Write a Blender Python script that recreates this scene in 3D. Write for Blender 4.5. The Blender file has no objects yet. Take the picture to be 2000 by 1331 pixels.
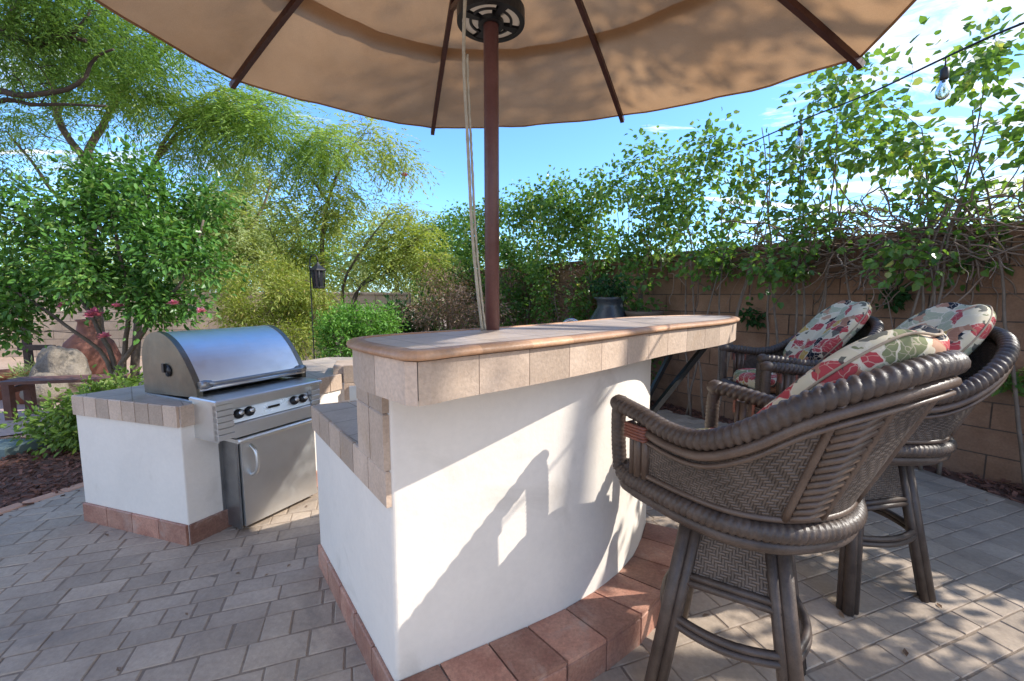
import bpy, bmesh, math, random
from mathutils import Vector, Matrix, noise
from math import sin, cos, pi, radians as R

scene = bpy.context.scene
COL = scene.collection
V = Vector

# ------------------------------------------------------------------ camera
HC, PITCH, FPX = 1.35, R(6.0), 840.0
cam = bpy.data.cameras.new("camera")
cam_o = bpy.data.objects.new("camera", cam)
COL.objects.link(cam_o)
cam.sensor_width = 36.0
cam.lens = 36.0 * FPX / 2000.0
cam.clip_start, cam.clip_end = 0.05, 3000
cam_o.location = (0, 0, HC)
cam_o.rotation_euler = (R(90) - PITCH, 0, 0)
scene.camera = cam_o


def at(px, py, y):
    """world point that lies at distance y ahead, seen at photo pixel px, py"""
    x = (px - 1000) / FPX
    q = -(py - 665.5) / FPX
    d = V((x, cos(PITCH) + q * sin(PITCH), -sin(PITCH) + q * cos(PITCH)))
    return V((0, 0, HC)) + d * (y / d.y)


# ------------------------------------------------------------------ mesh builder
class MB:
    def __init__(self):
        self.v, self.f, self.t, self.uv, self.sm = [], [], [], [], []

    def face(self, idx, tint=.5, uv=None, smooth=False):
        self.f.append(idx); self.t.append(tint); self.sm.append(smooth)
        self.uv.append(uv if uv else [(0, 0)] * len(idx))

    def quad(self, a, b, c, d, tint=.5, uv=None, smooth=False):
        n = len(self.v)
        self.v += [a, b, c, d]
        self.face([n, n + 1, n + 2, n + 3], tint, uv, smooth)

    def box(self, o, ax, ay, az, tint=.5, bev=0.0):
        """box from corner o with edge vectors ax, ay, az; bev chamfers it by shrinking the top"""
        o = V(o); ax = V(ax); ay = V(ay); az = V(az)
        if bev <= 0:
            P = [o, o + ax, o + ax + ay, o + ay, o + az, o + ax + az, o + ax + ay + az, o + ay + az]
            n = len(self.v); self.v += P
            for q in ((3, 2, 1, 0), (4, 5, 6, 7), (0, 1, 5, 4), (1, 2, 6, 5), (2, 3, 7, 6), (3, 0, 4, 7)):
                self.face([n + i for i in q], tint)
            return
        ux, uy, uz = ax.normalized() * bev, ay.normalized() * bev, az.normalized() * bev
        n = len(self.v)
        P = [o, o + ax, o + ax + ay, o + ay]
        P2 = [p + az - uz for p in P]
        P3 = [o + ux + uy + az, o + ax - ux + uy + az, o + ax + ay - ux - uy + az, o + ay + ux - uy + az]
        self.v += P + P2 + P3
        self.face([n + 3, n + 2, n + 1, n], tint)
        for k in range(4):
            j = (k + 1) % 4
            self.face([n + k, n + j, n + 4 + j, n + 4 + k], tint)
            self.face([n + 4 + k, n + 4 + j, n + 8 + j, n + 8 + k], tint)
        self.face([n + 8, n + 9, n + 10, n + 11], tint)

    def tube(self, pts, r, n=8, tint=.5, rope=None, cap=True, flat=1.0, uvs=1.0):
        """sweep; rope=(ridges per metre, amplitude, helix turns of the angle) makes wrapped cane"""
        pts = [V(p) for p in pts]
        m = len(pts)
        rr = r if isinstance(r, (list, tuple)) else [r] * m
        t0 = (pts[1] - pts[0]).normalized()
        up = V((0, 0, 1)) if abs(t0.z) < .9 else V((1, 0, 0))
        x = t0.cross(up).normalized(); s = 0.0
        base = len(self.v)
        for i, p in enumerate(pts):
            if i == 0: t = t0
            elif i == m - 1: t = (pts[i] - pts[i - 1]).normalized()
            else: t = (pts[i + 1] - pts[i - 1]).normalized()
            x = (x - t * x.dot(t))
            x = x.normalized() if x.length > 1e-6 else t.orthogonal().normalized()
            y = t.cross(x)
            if i: s += (pts[i] - pts[i - 1]).length
            for k in range(n):
                a = 2 * pi * k / n
                q = rr[i]
                if rope:
                    ph = s * rope[0] + rope[2] * k / n
                    q *= 1 - rope[1] + rope[1] * abs(sin(pi * ph)) ** .6
                self.v.append(p + x * (cos(a) * q) + y * (sin(a) * q * flat))
        for i in range(m - 1):
            for k in range(n):
                j = (k + 1) % n
                u0, u1 = i / m * uvs, (i + 1) / m * uvs
                self.face([base + i * n + k, base + i * n + j, base + (i + 1) * n + j, base + (i + 1) * n + k], tint,
                          [(u0, k / n), (u0, (k + 1) / n), (u1, (k + 1) / n), (u1, k / n)], True)
        if cap:
            self.face([base + k for k in range(n)][::-1], tint)
            self.face([base + (m - 1) * n + k for k in range(n)], tint)

    def prism(self, outline, z0, z1, tint=.5, bottom=True):
        n = len(outline); b = len(self.v)
        self.v += [V((p[0], p[1], z0)) for p in outline] + [V((p[0], p[1], z1)) for p in outline]
        for i in range(n):
            j = (i + 1) % n
            self.face([b + i, b + j, b + n + j, b + n + i], tint)
        self.face([b + n + i for i in range(n)], tint)
        if bottom: self.face([b + i for i in range(n)][::-1], tint)

    def grid(self, fn, nu, nv, tint=.5, smooth=True, uvf=None, flip=False):
        b = len(self.v)
        for i in range(nu + 1):
            for j in range(nv + 1):
                self.v.append(V(fn(i / nu, j / nv)))
        for i in range(nu):
            for j in range(nv):
                a = b + i * (nv + 1) + j
                q = [a, a + nv + 1, a + nv + 2, a + 1]
                c = [(i / nu, j / nv), ((i + 1) / nu, j / nv), ((i + 1) / nu, (j + 1) / nv), (i / nu, (j + 1) / nv)]
                if uvf: c = [uvf(*k) for k in c]
                if flip: q = q[::-1]; c = c[::-1]
                self.face(q, tint, c, smooth)

    def lathe(self, prof, c, n=24, tint=.5, axis=None, smooth=True):
        """prof = [(radius, height)], about axis through c"""
        az = V(axis).normalized() if axis is not None else V((0, 0, 1))
        ax = az.orthogonal().normalized(); ay = az.cross(ax); c = V(c); b = len(self.v)
        for r, h in prof:
            for k in range(n):
                a = 2 * pi * k / n
                self.v.append(c + az * h + ax * (cos(a) * r) + ay * (sin(a) * r))
        for i in range(len(prof) - 1):
            for k in range(n):
                j = (k + 1) % n
                self.face([b + i * n + k, b + i * n + j, b + (i + 1) * n + j, b + (i + 1) * n + k], tint, None, smooth)
        if prof[0][0] > 1e-4: self.face([b + k for k in range(n)][::-1], tint)
        if prof[-1][0] > 1e-4: self.face([b + (len(prof) - 1) * n + k for k in range(n)], tint)

    def leaf(self, p, d, nrm, L, W, tint=.5, kind=0):
        d = d.normalized(); sd = d.cross(nrm)
        if sd.length < 1e-4: sd = d.orthogonal()
        sd.normalize(); up = sd.cross(d)
        b = len(self.v)
        if kind == 0:      # simple folded diamond
            self.v += [p, p + d * (L * .45) + sd * W * .5 + up * W * .15, p + d * L, p + d * (L * .45) - sd * W * .5 + up * W * .15]
            self.face([b, b + 1, b + 2], tint); self.face([b, b + 2, b + 3], tint)
        else:              # broad heart shaped leaf folded on its midrib
            self.v += [p, p + d * (L * .12) + sd * W * .42 + up * W * .16, p + d * (L * .55) + sd * W * .46 + up * W * .12, p + d * L - up * W * .12,
                       p + d * (L * .55) - sd * W * .46 + up * W * .12, p + d * (L * .12) - sd * W * .42 + up * W * .16]
            self.face([b, b + 1, b + 2, b + 3], tint); self.face([b, b + 3, b + 4, b + 5], tint)

    def build(self, name, m, parent=None, loc=None):
        me = bpy.data.meshes.new(name)
        me.from_pydata([tuple(x) for x in self.v], [], self.f)
        a = me.attributes.new("tint", 'FLOAT', 'FACE')
        a.data.foreach_set("value", self.t)
        me.polygons.foreach_set("use_smooth", self.sm)
        uvl = me.uv_layers.new(name="UVMap")
        flat = []
        for u in self.uv:
            for c in u: flat += [c[0], c[1]]
        uvl.data.foreach_set("uv", flat)
        me.materials.append(m)
        me.update()
        o = bpy.data.objects.new(name, me)
        COL.objects.link(o)
        if parent is not None: o.parent = parent
        if loc is not None: o.location = loc
        return o


def fix_normals(o):
    bm = bmesh.new(); bm.from_mesh(o.data)
    bmesh.ops.remove_doubles(bm, verts=bm.verts, dist=1e-5)
    bmesh.ops.recalc_face_normals(bm, faces=bm.faces)
    bm.to_mesh(o.data); bm.free()
    return o


def bevel(o, w=.006, seg=2):
    m = o.modifiers.new("bevel", 'BEVEL'); m.width = w; m.segments = seg; m.limit_method = 'ANGLE'; m.angle_limit = R(40)
    return o


def tag(o, label=None, cat=None, group=None, kind=None):
    if label: o["label"] = label
    if cat: o["category"] = cat
    if group: o["group"] = group
    if kind: o["kind"] = kind
    return o


def thing(name, label, cat, loc=(0, 0, 0), rz=0.0, group=None):
    o = bpy.data.objects.new(name, None)
    COL.objects.link(o); o.location = loc; o.rotation_euler = (0, 0, rz); o.empty_display_size = .1
    return tag(o, label, cat, group)


def copy_tree(o, parent=None):
    c = o.copy(); COL.objects.link(c); c.parent = parent
    for ch in [k for k in bpy.data.objects if k.parent == o]:
        copy_tree(ch, c)
    return c


def spline(pts, n=8, closed=False):
    P = [V(p) for p in pts]; m = len(P); out = []
    rng = m if closed else m - 1
    for i in range(rng):
        if closed: p0, p1, p2, p3 = P[(i - 1) % m], P[i], P[(i + 1) % m], P[(i + 2) % m]
        else: p0, p1, p2, p3 = P[max(i - 1, 0)], P[i], P[i + 1], P[min(i + 2, m - 1)]
        for k in range(n):
            t = k / n
            out.append(.5 * ((2 * p1) + (p2 - p0) * t + (2 * p0 - 5 * p1 + 4 * p2 - p3) * t * t + (3 * p1 - p0 - 3 * p2 + p3) * t ** 3))
    if not closed: out.append(P[-1].copy())
    return out


def resample(pts, step):
    L = [0]
    for a, b in zip(pts, pts[1:]): L.append(L[-1] + (b - a).length)
    n = max(1, round(L[-1] / step)); out = []; i = 0
    for k in range(n + 1):
        s = L[-1] * k / n
        while i < len(L) - 2 and L[i + 1] < s: i += 1
        t = (s - L[i]) / max(1e-9, L[i + 1] - L[i])
        out.append(pts[i].lerp(pts[i + 1], t))
    return out


# ------------------------------------------------------------------ materials
def newmat(name):
    m = bpy.data.materials.new(name); m.use_nodes = True
    nt = m.node_tree; nt.nodes.clear()
    out = nt.nodes.new('ShaderNodeOutputMaterial')
    return m, nt, out


class N:
    """small node helper"""
    def __init__(self, nt): self.nt = nt

    def n(self, typ, **kw):
        x = self.nt.nodes.new(typ)
        for k, v in kw.items(): setattr(x, k, v)
        return x

    def l(self, a, b): self.nt.links.new(a, b)

    def val(self, sock, v):
        if isinstance(v, bpy.types.NodeSocket): self.l(v, sock)
        else: sock.default_value = v

    def math(self, op, a, b=0.0, c=0.0, clamp=False):
        x = self.n('ShaderNodeMath', operation=op); x.use_clamp = clamp
        self.val(x.inputs[0], a); self.val(x.inputs[1], b); self.val(x.inputs[2], c)
        return x.outputs[0]

    def mix(self, f, a, b, blend='MIX'):
        x = self.n('ShaderNodeMix', data_type='RGBA', blend_type=blend)
        self.val(x.inputs[0], f)
        for s, v in ((x.inputs[6], a), (x.inputs[7], b)):
            if isinstance(v, bpy.types.NodeSocket): self.l(v, s)
            else: s.default_value = (*v, 1)
        return x.outputs[2]

    def noise(self, scale, detail=4, rough=.55, vec=None, dist=0.0):
        x = self.n('ShaderNodeTexNoise')
        x.inputs['Scale'].default_value = scale; x.inputs['Detail'].default_value = detail
        x.inputs['Roughness'].default_value = rough; x.inputs['Distortion'].default_value = dist
        if vec is not None: self.l(vec, x.inputs['Vector'])
        return x

    def ramp(self, fac, stops, interp='LINEAR'):
        x = self.n('ShaderNodeValToRGB'); x.color_ramp.interpolation = interp
        e = x.color_ramp.elements
        while len(e) < len(stops): e.new(.5)
        for k, (p, c) in enumerate(stops):
            e[k].position = p; e[k].color = (*c, 1) if len(c) == 3 else c
        self.val(x.inputs[0], fac)
        return x.outputs[0]

    def maprange(self, v, a, b, c, d):
        x = self.n('ShaderNodeMapRange')
        self.val(x.inputs[0], v)
        for k, q in enumerate((a, b, c, d)): x.inputs[k + 1].default_value = q
        return x.outputs[0]


def M(name, col, col2=None, rough=.6, scale=6, var=.18, tint=.0, bump=0.0, bscale=60, metal=0, spec=.5, stain=None, fine=.0, bumpdist=.01, stretch=None, grid=None):
    """painted / stony surface: colour varied by two noises and by the per-piece tint, with bump"""
    m, nt, out = newmat(name); g = N(nt)
    tc = g.n('ShaderNodeTexCoord'); vec = tc.outputs['Object']
    if stretch:
        mp = g.n('ShaderNodeMapping'); mp.inputs['Scale'].default_value = stretch; g.l(vec, mp.inputs[0]); bvec = mp.outputs[0]
    else: bvec = vec
    n1 = g.noise(scale, 5, .6, vec)
    if col2 is None:
        a = tuple(c * (1 - var) for c in col); b = tuple(min(1, c * (1 + var)) for c in col)
    else: a, b = col, col2
    c = g.mix(g.maprange(n1.outputs[0], .3, .7, 0, 1), a, b)
    if fine:
        n2 = g.noise(scale * 14, 3, .6, vec)
        k = g.maprange(n2.outputs[0], .3, .7, 1 - fine, 1 + fine)
        c = g.mix(1.0, c, g.n('ShaderNodeCombineColor').outputs[0], 'MULTIPLY') if False else _mulval(g, c, k)
    if tint:
        at_ = g.n('ShaderNodeAttribute', attribute_name='tint')
        c = _mulval(g, c, g.maprange(at_.outputs['Fac'], 0, 1, 1 - tint, 1 + tint))
    if stain:
        n3 = g.noise(stain[1], 6, .65, vec, 1.0)
        c = g.mix(g.maprange(n3.outputs[0], stain[2], stain[2] + .16, 0, stain[3]), c, stain[0])
    if grid:            # square tiles with pale grout lines: (tile size, turn)
        mg = g.n('ShaderNodeMapping'); mg.inputs['Rotation'].default_value = (0, 0, grid[1]); g.l(vec, mg.inputs[0])
        bk = g.n('ShaderNodeTexBrick'); bk.offset = 0; g.l(mg.outputs[0], bk.inputs['Vector']); bk.inputs['Scale'].default_value = 1
        bk.inputs['Brick Width'].default_value = grid[0]; bk.inputs['Row Height'].default_value = grid[0]; bk.inputs['Mortar Size'].default_value = .0035; bk.inputs['Mortar Smooth'].default_value = .3
        bk.inputs['Color1'].default_value = (.86, .86, .86, 1); bk.inputs['Color2'].default_value = (1.12, 1.10, 1.06, 1); bk.inputs['Mortar'].default_value = (.55, .52, .48, 1)
        c = g.mix(1.0, c, bk.outputs['Color'], 'MULTIPLY')
    p = g.n('ShaderNodeBsdfPrincipled')
    g.l(c, p.inputs['Base Color'])
    p.inputs['Metallic'].default_value = metal
    p.inputs['Specular IOR Level'].default_value = spec
    rn = g.noise(scale * 3, 4, .6, vec)
    g.l(g.maprange(rn.outputs[0], .3, .7, max(.02, rough * .85), min(1, rough * 1.15)), p.inputs['Roughness'])
    if bump:
        n4 = g.noise(bscale, 5, .6, bvec)
        bp = g.n('ShaderNodeBump'); bp.inputs['Strength'].default_value = bump; bp.inputs['Distance'].default_value = bumpdist
        g.l(n4.outputs[0], bp.inputs['Height']); g.l(bp.outputs[0], p.inputs['Normal'])
    g.l(p.outputs[0], out.inputs[0])
    return m


def _mulval(g, c, k):
    x = g.n('ShaderNodeVectorMath', operation='SCALE')
    g.l(c, x.inputs[0]); g.val(x.inputs['Scale'], k)
    return x.outputs[0]


def leafmat(name, dark, light, warm=None, trans=.35, rough=.45):
    m, nt, out = newmat(name); g = N(nt)
    a = g.n('ShaderNodeAttribute', attribute_name='tint')
    stops = [(0, dark), (.75 if warm else 1, light)]
    if warm: stops.append((1, warm))
    c = g.ramp(a.outputs['Fac'], stops)
    p = g.n('ShaderNodeBsdfPrincipled'); g.l(c, p.inputs['Base Color']); p.inputs['Roughness'].default_value = rough
    p.inputs['Specular IOR Level'].default_value = .35
    t = g.n('ShaderNodeBsdfTranslucent')
    tcol = g.mix(1.0, c, (1.35, 1.3, .55), 'MULTIPLY'); g.l(tcol, t.inputs[0])
    mx = g.n('ShaderNodeMixShader'); mx.inputs[0].default_value = trans
    g.l(p.outputs[0], mx.inputs[1]); g.l(t.outputs[0], mx.inputs[2]); g.l(mx.outputs[0], out.inputs[0])
    return m


def weavemat(name, col, col2, cell=.011):
    """twill of flat cane strips on UV in metres"""
    m, nt, out = newmat(name); g = N(nt)
    uv = g.n('ShaderNodeUVMap'); uv.uv_map = "UVMap"
    sp = g.n('ShaderNodeSeparateXYZ'); g.l(uv.outputs[0], sp.inputs[0])
    U = g.math('DIVIDE', sp.outputs[0], cell); W = g.math('DIVIDE', sp.outputs[1], cell)
    i, j = g.math('FLOOR', U), g.math('FLOOR', W)
    zig = g.math('PINGPONG', j, 6.0)
    md = g.math('FLOORED_MODULO', g.math('ADD', i, zig), 4.0)
    over = g.math('LESS_THAN', md, 1.5)
    pu = g.math('SINE', g.math('MULTIPLY', g.math('FRACT', U), pi))
    pw = g.math('SINE', g.math('MULTIPLY', g.math('FRACT', W), pi))
    h = g.math('ADD', g.math('MULTIPLY', over, pw), g.math('MULTIPLY', g.math('SUBTRACT', 1.0, over), pu))
    h2 = g.math('POWER', h, .5)
    tc = g.n('ShaderNodeTexCoord'); nz = g.noise(9, 5, .6, tc.outputs['Object'])
    c = g.mix(g.maprange(nz.outputs[0], .35, .65, 0, 1), col, col2)
    c = g.mix(g.math('MULTIPLY', over, .28), c, tuple(min(1, x * 1.7) for x in col2))
    c = _mulval(g, c, g.maprange(h2, 0, 1, .35, 1.05))  # shade between the strands put into the colour, darker towards their edges
    p = g.n('ShaderNodeBsdfPrincipled'); g.l(c, p.inputs['Base Color']); p.inputs['Roughness'].default_value = .48
    bp = g.n('ShaderNodeBump'); bp.inputs['Strength'].default_value = .9; bp.inputs['Distance'].default_value = .004
    g.l(h2, bp.inputs['Height']); g.l(bp.outputs[0], p.inputs['Normal'])
    g.l(p.outputs[0], out.inputs[0])
    return m


def floralmat(name):
    """printed cotton: big blossoms and leaves on cream"""
    m, nt, out = newmat(name); g = N(nt)
    tc = g.n('ShaderNodeTexCoord')
    nz = g.noise(11, 3, .6, tc.outputs['Object'])
    off = g.n('ShaderNodeVectorMath', operation='SCALE'); g.l(nz.outputs['Color'], off.inputs[0]); off.inputs['Scale'].default_value = .07
    vec = g.n('ShaderNodeVectorMath', operation='ADD'); g.l(tc.outputs['Object'], vec.inputs[0]); g.l(off.outputs[0], vec.inputs[1])
    vo = g.n('ShaderNodeTexVoronoi'); vo.inputs['Scale'].default_value = 14; g.l(vec.outputs[0], vo.inputs['Vector'])
    se = g.n('ShaderNodeSeparateColor'); g.l(vo.outputs['Color'], se.inputs[0])
    cream, red, dred, olive, blk, yel, sage = (.60, .52, .36), (.40, .06, .065), (.26, .03, .035), (.19, .2, .10), (.012, .014, .022), (.52, .33, .08), (.36, .37, .25)
    c = g.ramp(se.outputs[0], [(0, cream), (.14, red), (.34, sage), (.46, cream), (.56, blk), (.67, yel), (.75, olive), (.86, red)], 'CONSTANT')
    # petals: radial streaks from each cell centre plus pale outlines
    vs = g.n('ShaderNodeTexVoronoi', feature='DISTANCE_TO_EDGE'); vs.inputs['Scale'].default_value = 14; g.l(vec.outputs[0], vs.inputs['Vector'])
    edge = g.math('LESS_THAN', vs.outputs['Distance'], .035)
    c = g.mix(g.math('MULTIPLY', edge, .8), c, (.66, .58, .44))
    v2 = g.n('ShaderNodeTexVoronoi', feature='DISTANCE_TO_EDGE'); v2.inputs['Scale'].default_value = 31; g.l(vec.outputs[0], v2.inputs['Vector'])
    vein = g.math('LESS_THAN', v2.outputs['Distance'], .03)
    c = g.mix(g.math('MULTIPLY', vein, .45), c, (.62, .50, .38))
    v3 = g.n('ShaderNodeTexVoronoi'); v3.inputs['Scale'].default_value = 26; g.l(vec.outputs[0], v3.inputs['Vector'])
    s3 = g.n('ShaderNodeSeparateColor'); g.l(v3.outputs['Color'], s3.inputs[0])
    c = g.mix(g.math('MULTIPLY', g.math('GREATER_THAN', s3.outputs[1], .86), .85), c, (.05, .055, .05))
    c = g.mix(g.math('MULTIPLY', g.math('LESS_THAN', s3.outputs[2], .09), .8), c, (.42, .20, .12))
    p = g.n('ShaderNodeBsdfPrincipled'); g.l(c, p.inputs['Base Color']); p.inputs['Roughness'].default_value = .85
    p.inputs['Specular IOR Level'].default_value = .2
    wv = g.noise(420, 2, .5, tc.outputs['Object'])
    fold = g.noise(14, 3, .5, tc.outputs['Object'])
    bp = g.n('ShaderNodeBump'); bp.inputs['Strength'].default_value = .35; bp.inputs['Distance'].default_value = .01
    g.l(g.math('ADD', g.math('MULTIPLY', wv.outputs[0], .12), fold.outputs[0]), bp.inputs['Height']); g.l(bp.outputs[0], p.inputs['Normal'])
    g.l(p.outputs[0], out.inputs[0])
    return m


def canvasmat(name):
    m, nt, out = newmat(name); g = N(nt)
    tc = g.n('ShaderNodeTexCoord')
    n1 = g.noise(2.2, 5, .6, tc.outputs['Object']); n2 = g.noise(300, 2, .5, tc.outputs['Object'])
    c = g.mix(g.maprange(n1.outputs[0], .3, .7, 0, 1), (.37, .225, .125), (.46, .30, .18))
    c = _mulval(g, c, g.maprange(n2.outputs[0], .3, .7, .92, 1.08))
    d = g.n('ShaderNodeBsdfDiffuse'); g.l(c, d.inputs[0])
    t = g.n('ShaderNodeBsdfTranslucent'); g.l(g.mix(1.0, c, (1.0, .92, .80), 'MULTIPLY'), t.inputs[0])
    fold = g.noise(3.2, 3, .5, tc.outputs['Object'], .25)
    bp = g.n('ShaderNodeBump'); bp.inputs['Strength'].default_value = .4; bp.inputs['Distance'].default_value = .03
    g.l(fold.outputs[0], bp.inputs['Height']); g.l(bp.outputs[0], d.inputs['Normal']); g.l(bp.outputs[0], t.inputs['Normal'])
    mx = g.n('ShaderNodeMixShader'); mx.inputs[0].default_value = CANVAS_T
    g.l(d.outputs[0], mx.inputs[1]); g.l(t.outputs[0], mx.inputs[2]); g.l(mx.outputs[0], out.inputs[0])
    return m


CANVAS_T = .40
MT = dict(
    stucco=M('white_stucco', (.79, .72, .635), rough=.85, scale=3, var=.045, bump=.22, bscale=38, spec=.2, fine=.02, bumpdist=.006, stain=((.50, .44, .36), 2.3, .58, .42)),
    tile=M('sandy_tile', (.44, .325, .24), (.55, .42, .32), rough=.6, scale=7, tint=.2, bump=.25, bscale=60, fine=.12, stain=((.45, .29, .15), 5, .58, .45)),
    toptile=M('bar_top_tile', (.40, .325, .275), (.50, .42, .36), rough=.5, scale=6, tint=.1, bump=.15, bscale=60, fine=.08, grid=(.2, R(-42)), stain=((.30, .24, .20), 6, .58, .35)),
    edge=M('bullnose_tile', (.38, .20, .105), (.50, .30, .18), rough=.5, scale=8, tint=.22, bump=.2, bscale=60, fine=.12, stain=((.30, .22, .16), 9, .55, .5)),
    grout=M('grout', (.30, .27, .24), rough=.9, scale=20, bump=.3, bscale=150),
    terra=M('terracotta_tile', (.27, .115, .08), (.43, .235, .165), rough=.55, scale=7, tint=.36, bump=.3, bscale=50, fine=.2, stain=((.44, .33, .27), 6, .54, .6)),
    steel=M('stainless_steel', (.72, .73, .72), rough=.42, scale=5, var=.06, metal=1, bump=.06, bscale=30, stretch=(1, 1, 30), bumpdist=.004),
    steel_dark=M('grey_cast_metal', (.30, .30, .30), rough=.4, scale=8, var=.2, metal=.9, bump=.1),
    hoodside=M('tarnished_steel', (.19, .175, .14), rough=.38, scale=6, var=.2, metal=.9, bump=.1, bscale=30),
    black=M('black_plastic', (.012, .012, .013), rough=.4, scale=10, var=.2),
    panel=M('white_panel', (.80, .83, .85), rough=.3, scale=6, var=.04, metal=.3),
    cane=M('weathered_cane', (.042, .029, .023), (.095, .068, .054), rough=.46, scale=16, tint=.2, bump=.35, bscale=90, fine=.15, bumpdist=.004),
    caneb=M('brown_cane', (.085, .055, .04), (.13, .09, .066), rough=.4, scale=16, tint=.2, bump=.3, bscale=90, fine=.15, bumpdist=.004),
    weave=weavemat('woven_cane', (.055, .041, .033), (.12, .092, .075), .0098),
    leather=M('red_leather', (.20, .065, .04), rough=.5, scale=40, var=.3, bump=.3, bscale=120),
    floral=floralmat('floral_cotton'),
    canvas=canvasmat('tan_canvas'),
    rib=M('dark_red_wood', (.050, .017, .013), (.075, .026, .019), rough=.5, scale=12, bump=.15, bscale=60, stretch=(1, 1, .1)),
    pole=M('oxblood_wood', (.095, .034, .028), (.145, .058, .047), rough=.42, scale=9, bump=.2, bscale=50, fine=.08),
    rope=M('pale_rope', (.42, .37, .28), rough=.9, scale=40, var=.2, bump=.4, bscale=300),
    lens=M('frosted_lens', (.75, .70, .60), rough=.35, scale=6, var=.05),
    paver=M('concrete_paver', (.32, .25, .19), (.44, .35, .265), rough=.85, scale=3.5, tint=.13, bump=.5, bscale=45, fine=.10, bumpdist=.006, stain=((.13, .115, .105), 2.2, .55, .5)),
    joint=M('paver_joint_sand', (.25, .19, .14), rough=.95, scale=20, bump=.5, bscale=200),
    dirt=M('desert_soil', (.36, .25, .18), (.46, .33, .24), rough=.95, scale=2.5, bump=.7, bscale=30, fine=.15, bumpdist=.02),
    mulchbase=M('mulch_soil', (.10, .05, .035), (.17, .085, .055), rough=.95, scale=14, bump=1, bscale=40, fine=.2, bumpdist=.02),
    mulch=M('bark_mulch', (.085, .035, .024), (.19, .085, .055), rough=.9, scale=30, tint=.5, bump=.4, bscale=80),
    path=M('pink_concrete', (.40, .30, .28), (.48, .37, .34), rough=.85, scale=3, bump=.3, bscale=60, fine=.06),
    edging=M('clay_edging', (.42, .22, .14), (.52, .30, .20), rough=.85, scale=9, tint=.15, bump=.4, bscale=60),
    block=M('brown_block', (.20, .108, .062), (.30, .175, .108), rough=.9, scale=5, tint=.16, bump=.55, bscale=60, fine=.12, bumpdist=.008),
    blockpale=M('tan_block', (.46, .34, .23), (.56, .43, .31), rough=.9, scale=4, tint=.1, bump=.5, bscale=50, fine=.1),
    mortar=M('mortar', (.095, .07, .055), rough=.95, scale=20, bump=.3, bscale=120),
    bark=M('grey_brown_bark', (.10, .07, .05), (.19, .145, .11), rough=.9, scale=8, bump=.7, bscale=40, fine=.2, stretch=(1, 1, .3)),
    barkd=M('dark_bark', (.045, .032, .026), (.085, .06, .048), rough=.9, scale=8, bump=.7, bscale=40, fine=.2),
    stem=M('pale_stem', (.13, .095, .07), (.22, .17, .13), rough=.85, scale=10, bump=.4, bscale=60),
    twig=M('dry_twig', (.15, .10, .075), (.27, .20, .15), rough=.9, scale=10, tint=.35),
    iron=M('black_iron', (.014, .014, .015), rough=.5, scale=12, var=.2, bump=.2, bscale=80),
    glassd=M('smoked_glass', (.03, .032, .038), rough=.12, scale=5, var=.2),
    rock=M('grey_rock', (.15, .125, .10), (.27, .23, .19), rough=.9, scale=4, bump=.9, bscale=9, fine=.15, bumpdist=.05),
    clay=M('clay_pot', (.30, .11, .06), (.40, .17, .10), rough=.8, scale=6, bump=.2, bscale=50),
    redclay=M('dark_red_clay', (.16, .06, .045), (.25, .11, .08), rough=.85, scale=6, bump=.3, bscale=40),
    redwood=M('red_stained_wood', (.10, .045, .033), (.16, .07, .05), rough=.7, scale=9, bump=.3, bscale=40),
    teal=M('weathered_teal_stone', (.10, .145, .14), (.16, .21, .20), rough=.8, scale=5, bump=.3, bscale=40),
    darkurn=M('blue_black_glaze', (.022, .028, .035), (.05, .06, .07), rough=.3, scale=6, bump=.1),
    brownbowl=M('brown_bowl_clay', (.09, .06, .04), (.15, .11, .08), rough=.7, scale=6, bump=.2),
    chrome=M('chrome', (.7, .7, .7), rough=.12, scale=4, var=.03, metal=1),
    petal=leafmat('pink_petal', (.42, .09, .20), (.68, .28, .42), trans=.35), piping=M('dark_piping', (.34, .26, .18), rough=.8, scale=30),
    l_hib=leafmat('hibiscus_leaf', (.035, .11, .025), (.125, .28, .055), (.30, .42, .12), rough=.32),
    l_mesq=leafmat('mesquite_leaf', (.12, .23, .05), (.31, .45, .13), (.50, .53, .22), trans=.5),
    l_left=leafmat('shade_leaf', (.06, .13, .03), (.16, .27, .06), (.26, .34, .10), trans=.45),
    l_yel=leafmat('yellow_green_leaf', (.17, .25, .05), (.42, .48, .14), (.58, .46, .22), trans=.5),
    l_pale=leafmat('pale_leaf', (.27, .34, .15), (.48, .54, .28), trans=.5),
    l_round=leafmat('bright_leaf', (.08, .22, .03), (.22, .42, .08), trans=.35),
    l_dry=leafmat('dry_brown_leaf', (.15, .09, .06), (.30, .20, .135), trans=.25),
    l_hedge=leafmat('hedge_leaf', (.045, .12, .03), (.18, .32, .075), (.44, .46, .17), trans=.48, rough=.28),
    l_dark=leafmat('deep_green_leaf', (.014, .05, .014), (.04, .12, .03), trans=.3),
    l_low=leafmat('low_shrub_leaf', (.07, .14, .025), (.19, .30, .06), (.30, .36, .11)),
    wire=M('black_cable', (.012, .012, .012), rough=.5),
    bulb=None,
)
gm, gnt, gout = newmat('clear_bulb_glass')
gg = gnt.nodes.new('ShaderNodeBsdfPrincipled')
gg.inputs['Base Color'].default_value = (.9, .9, .88, 1); gg.inputs['Roughness'].default_value = .05
gg.inputs['Transmission Weight'].default_value = 1; gg.inputs['IOR'].default_value = 1.3
gnt.links.new(gg.outputs[0], gout.inputs[0]); MT['bulb'] = gm

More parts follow.
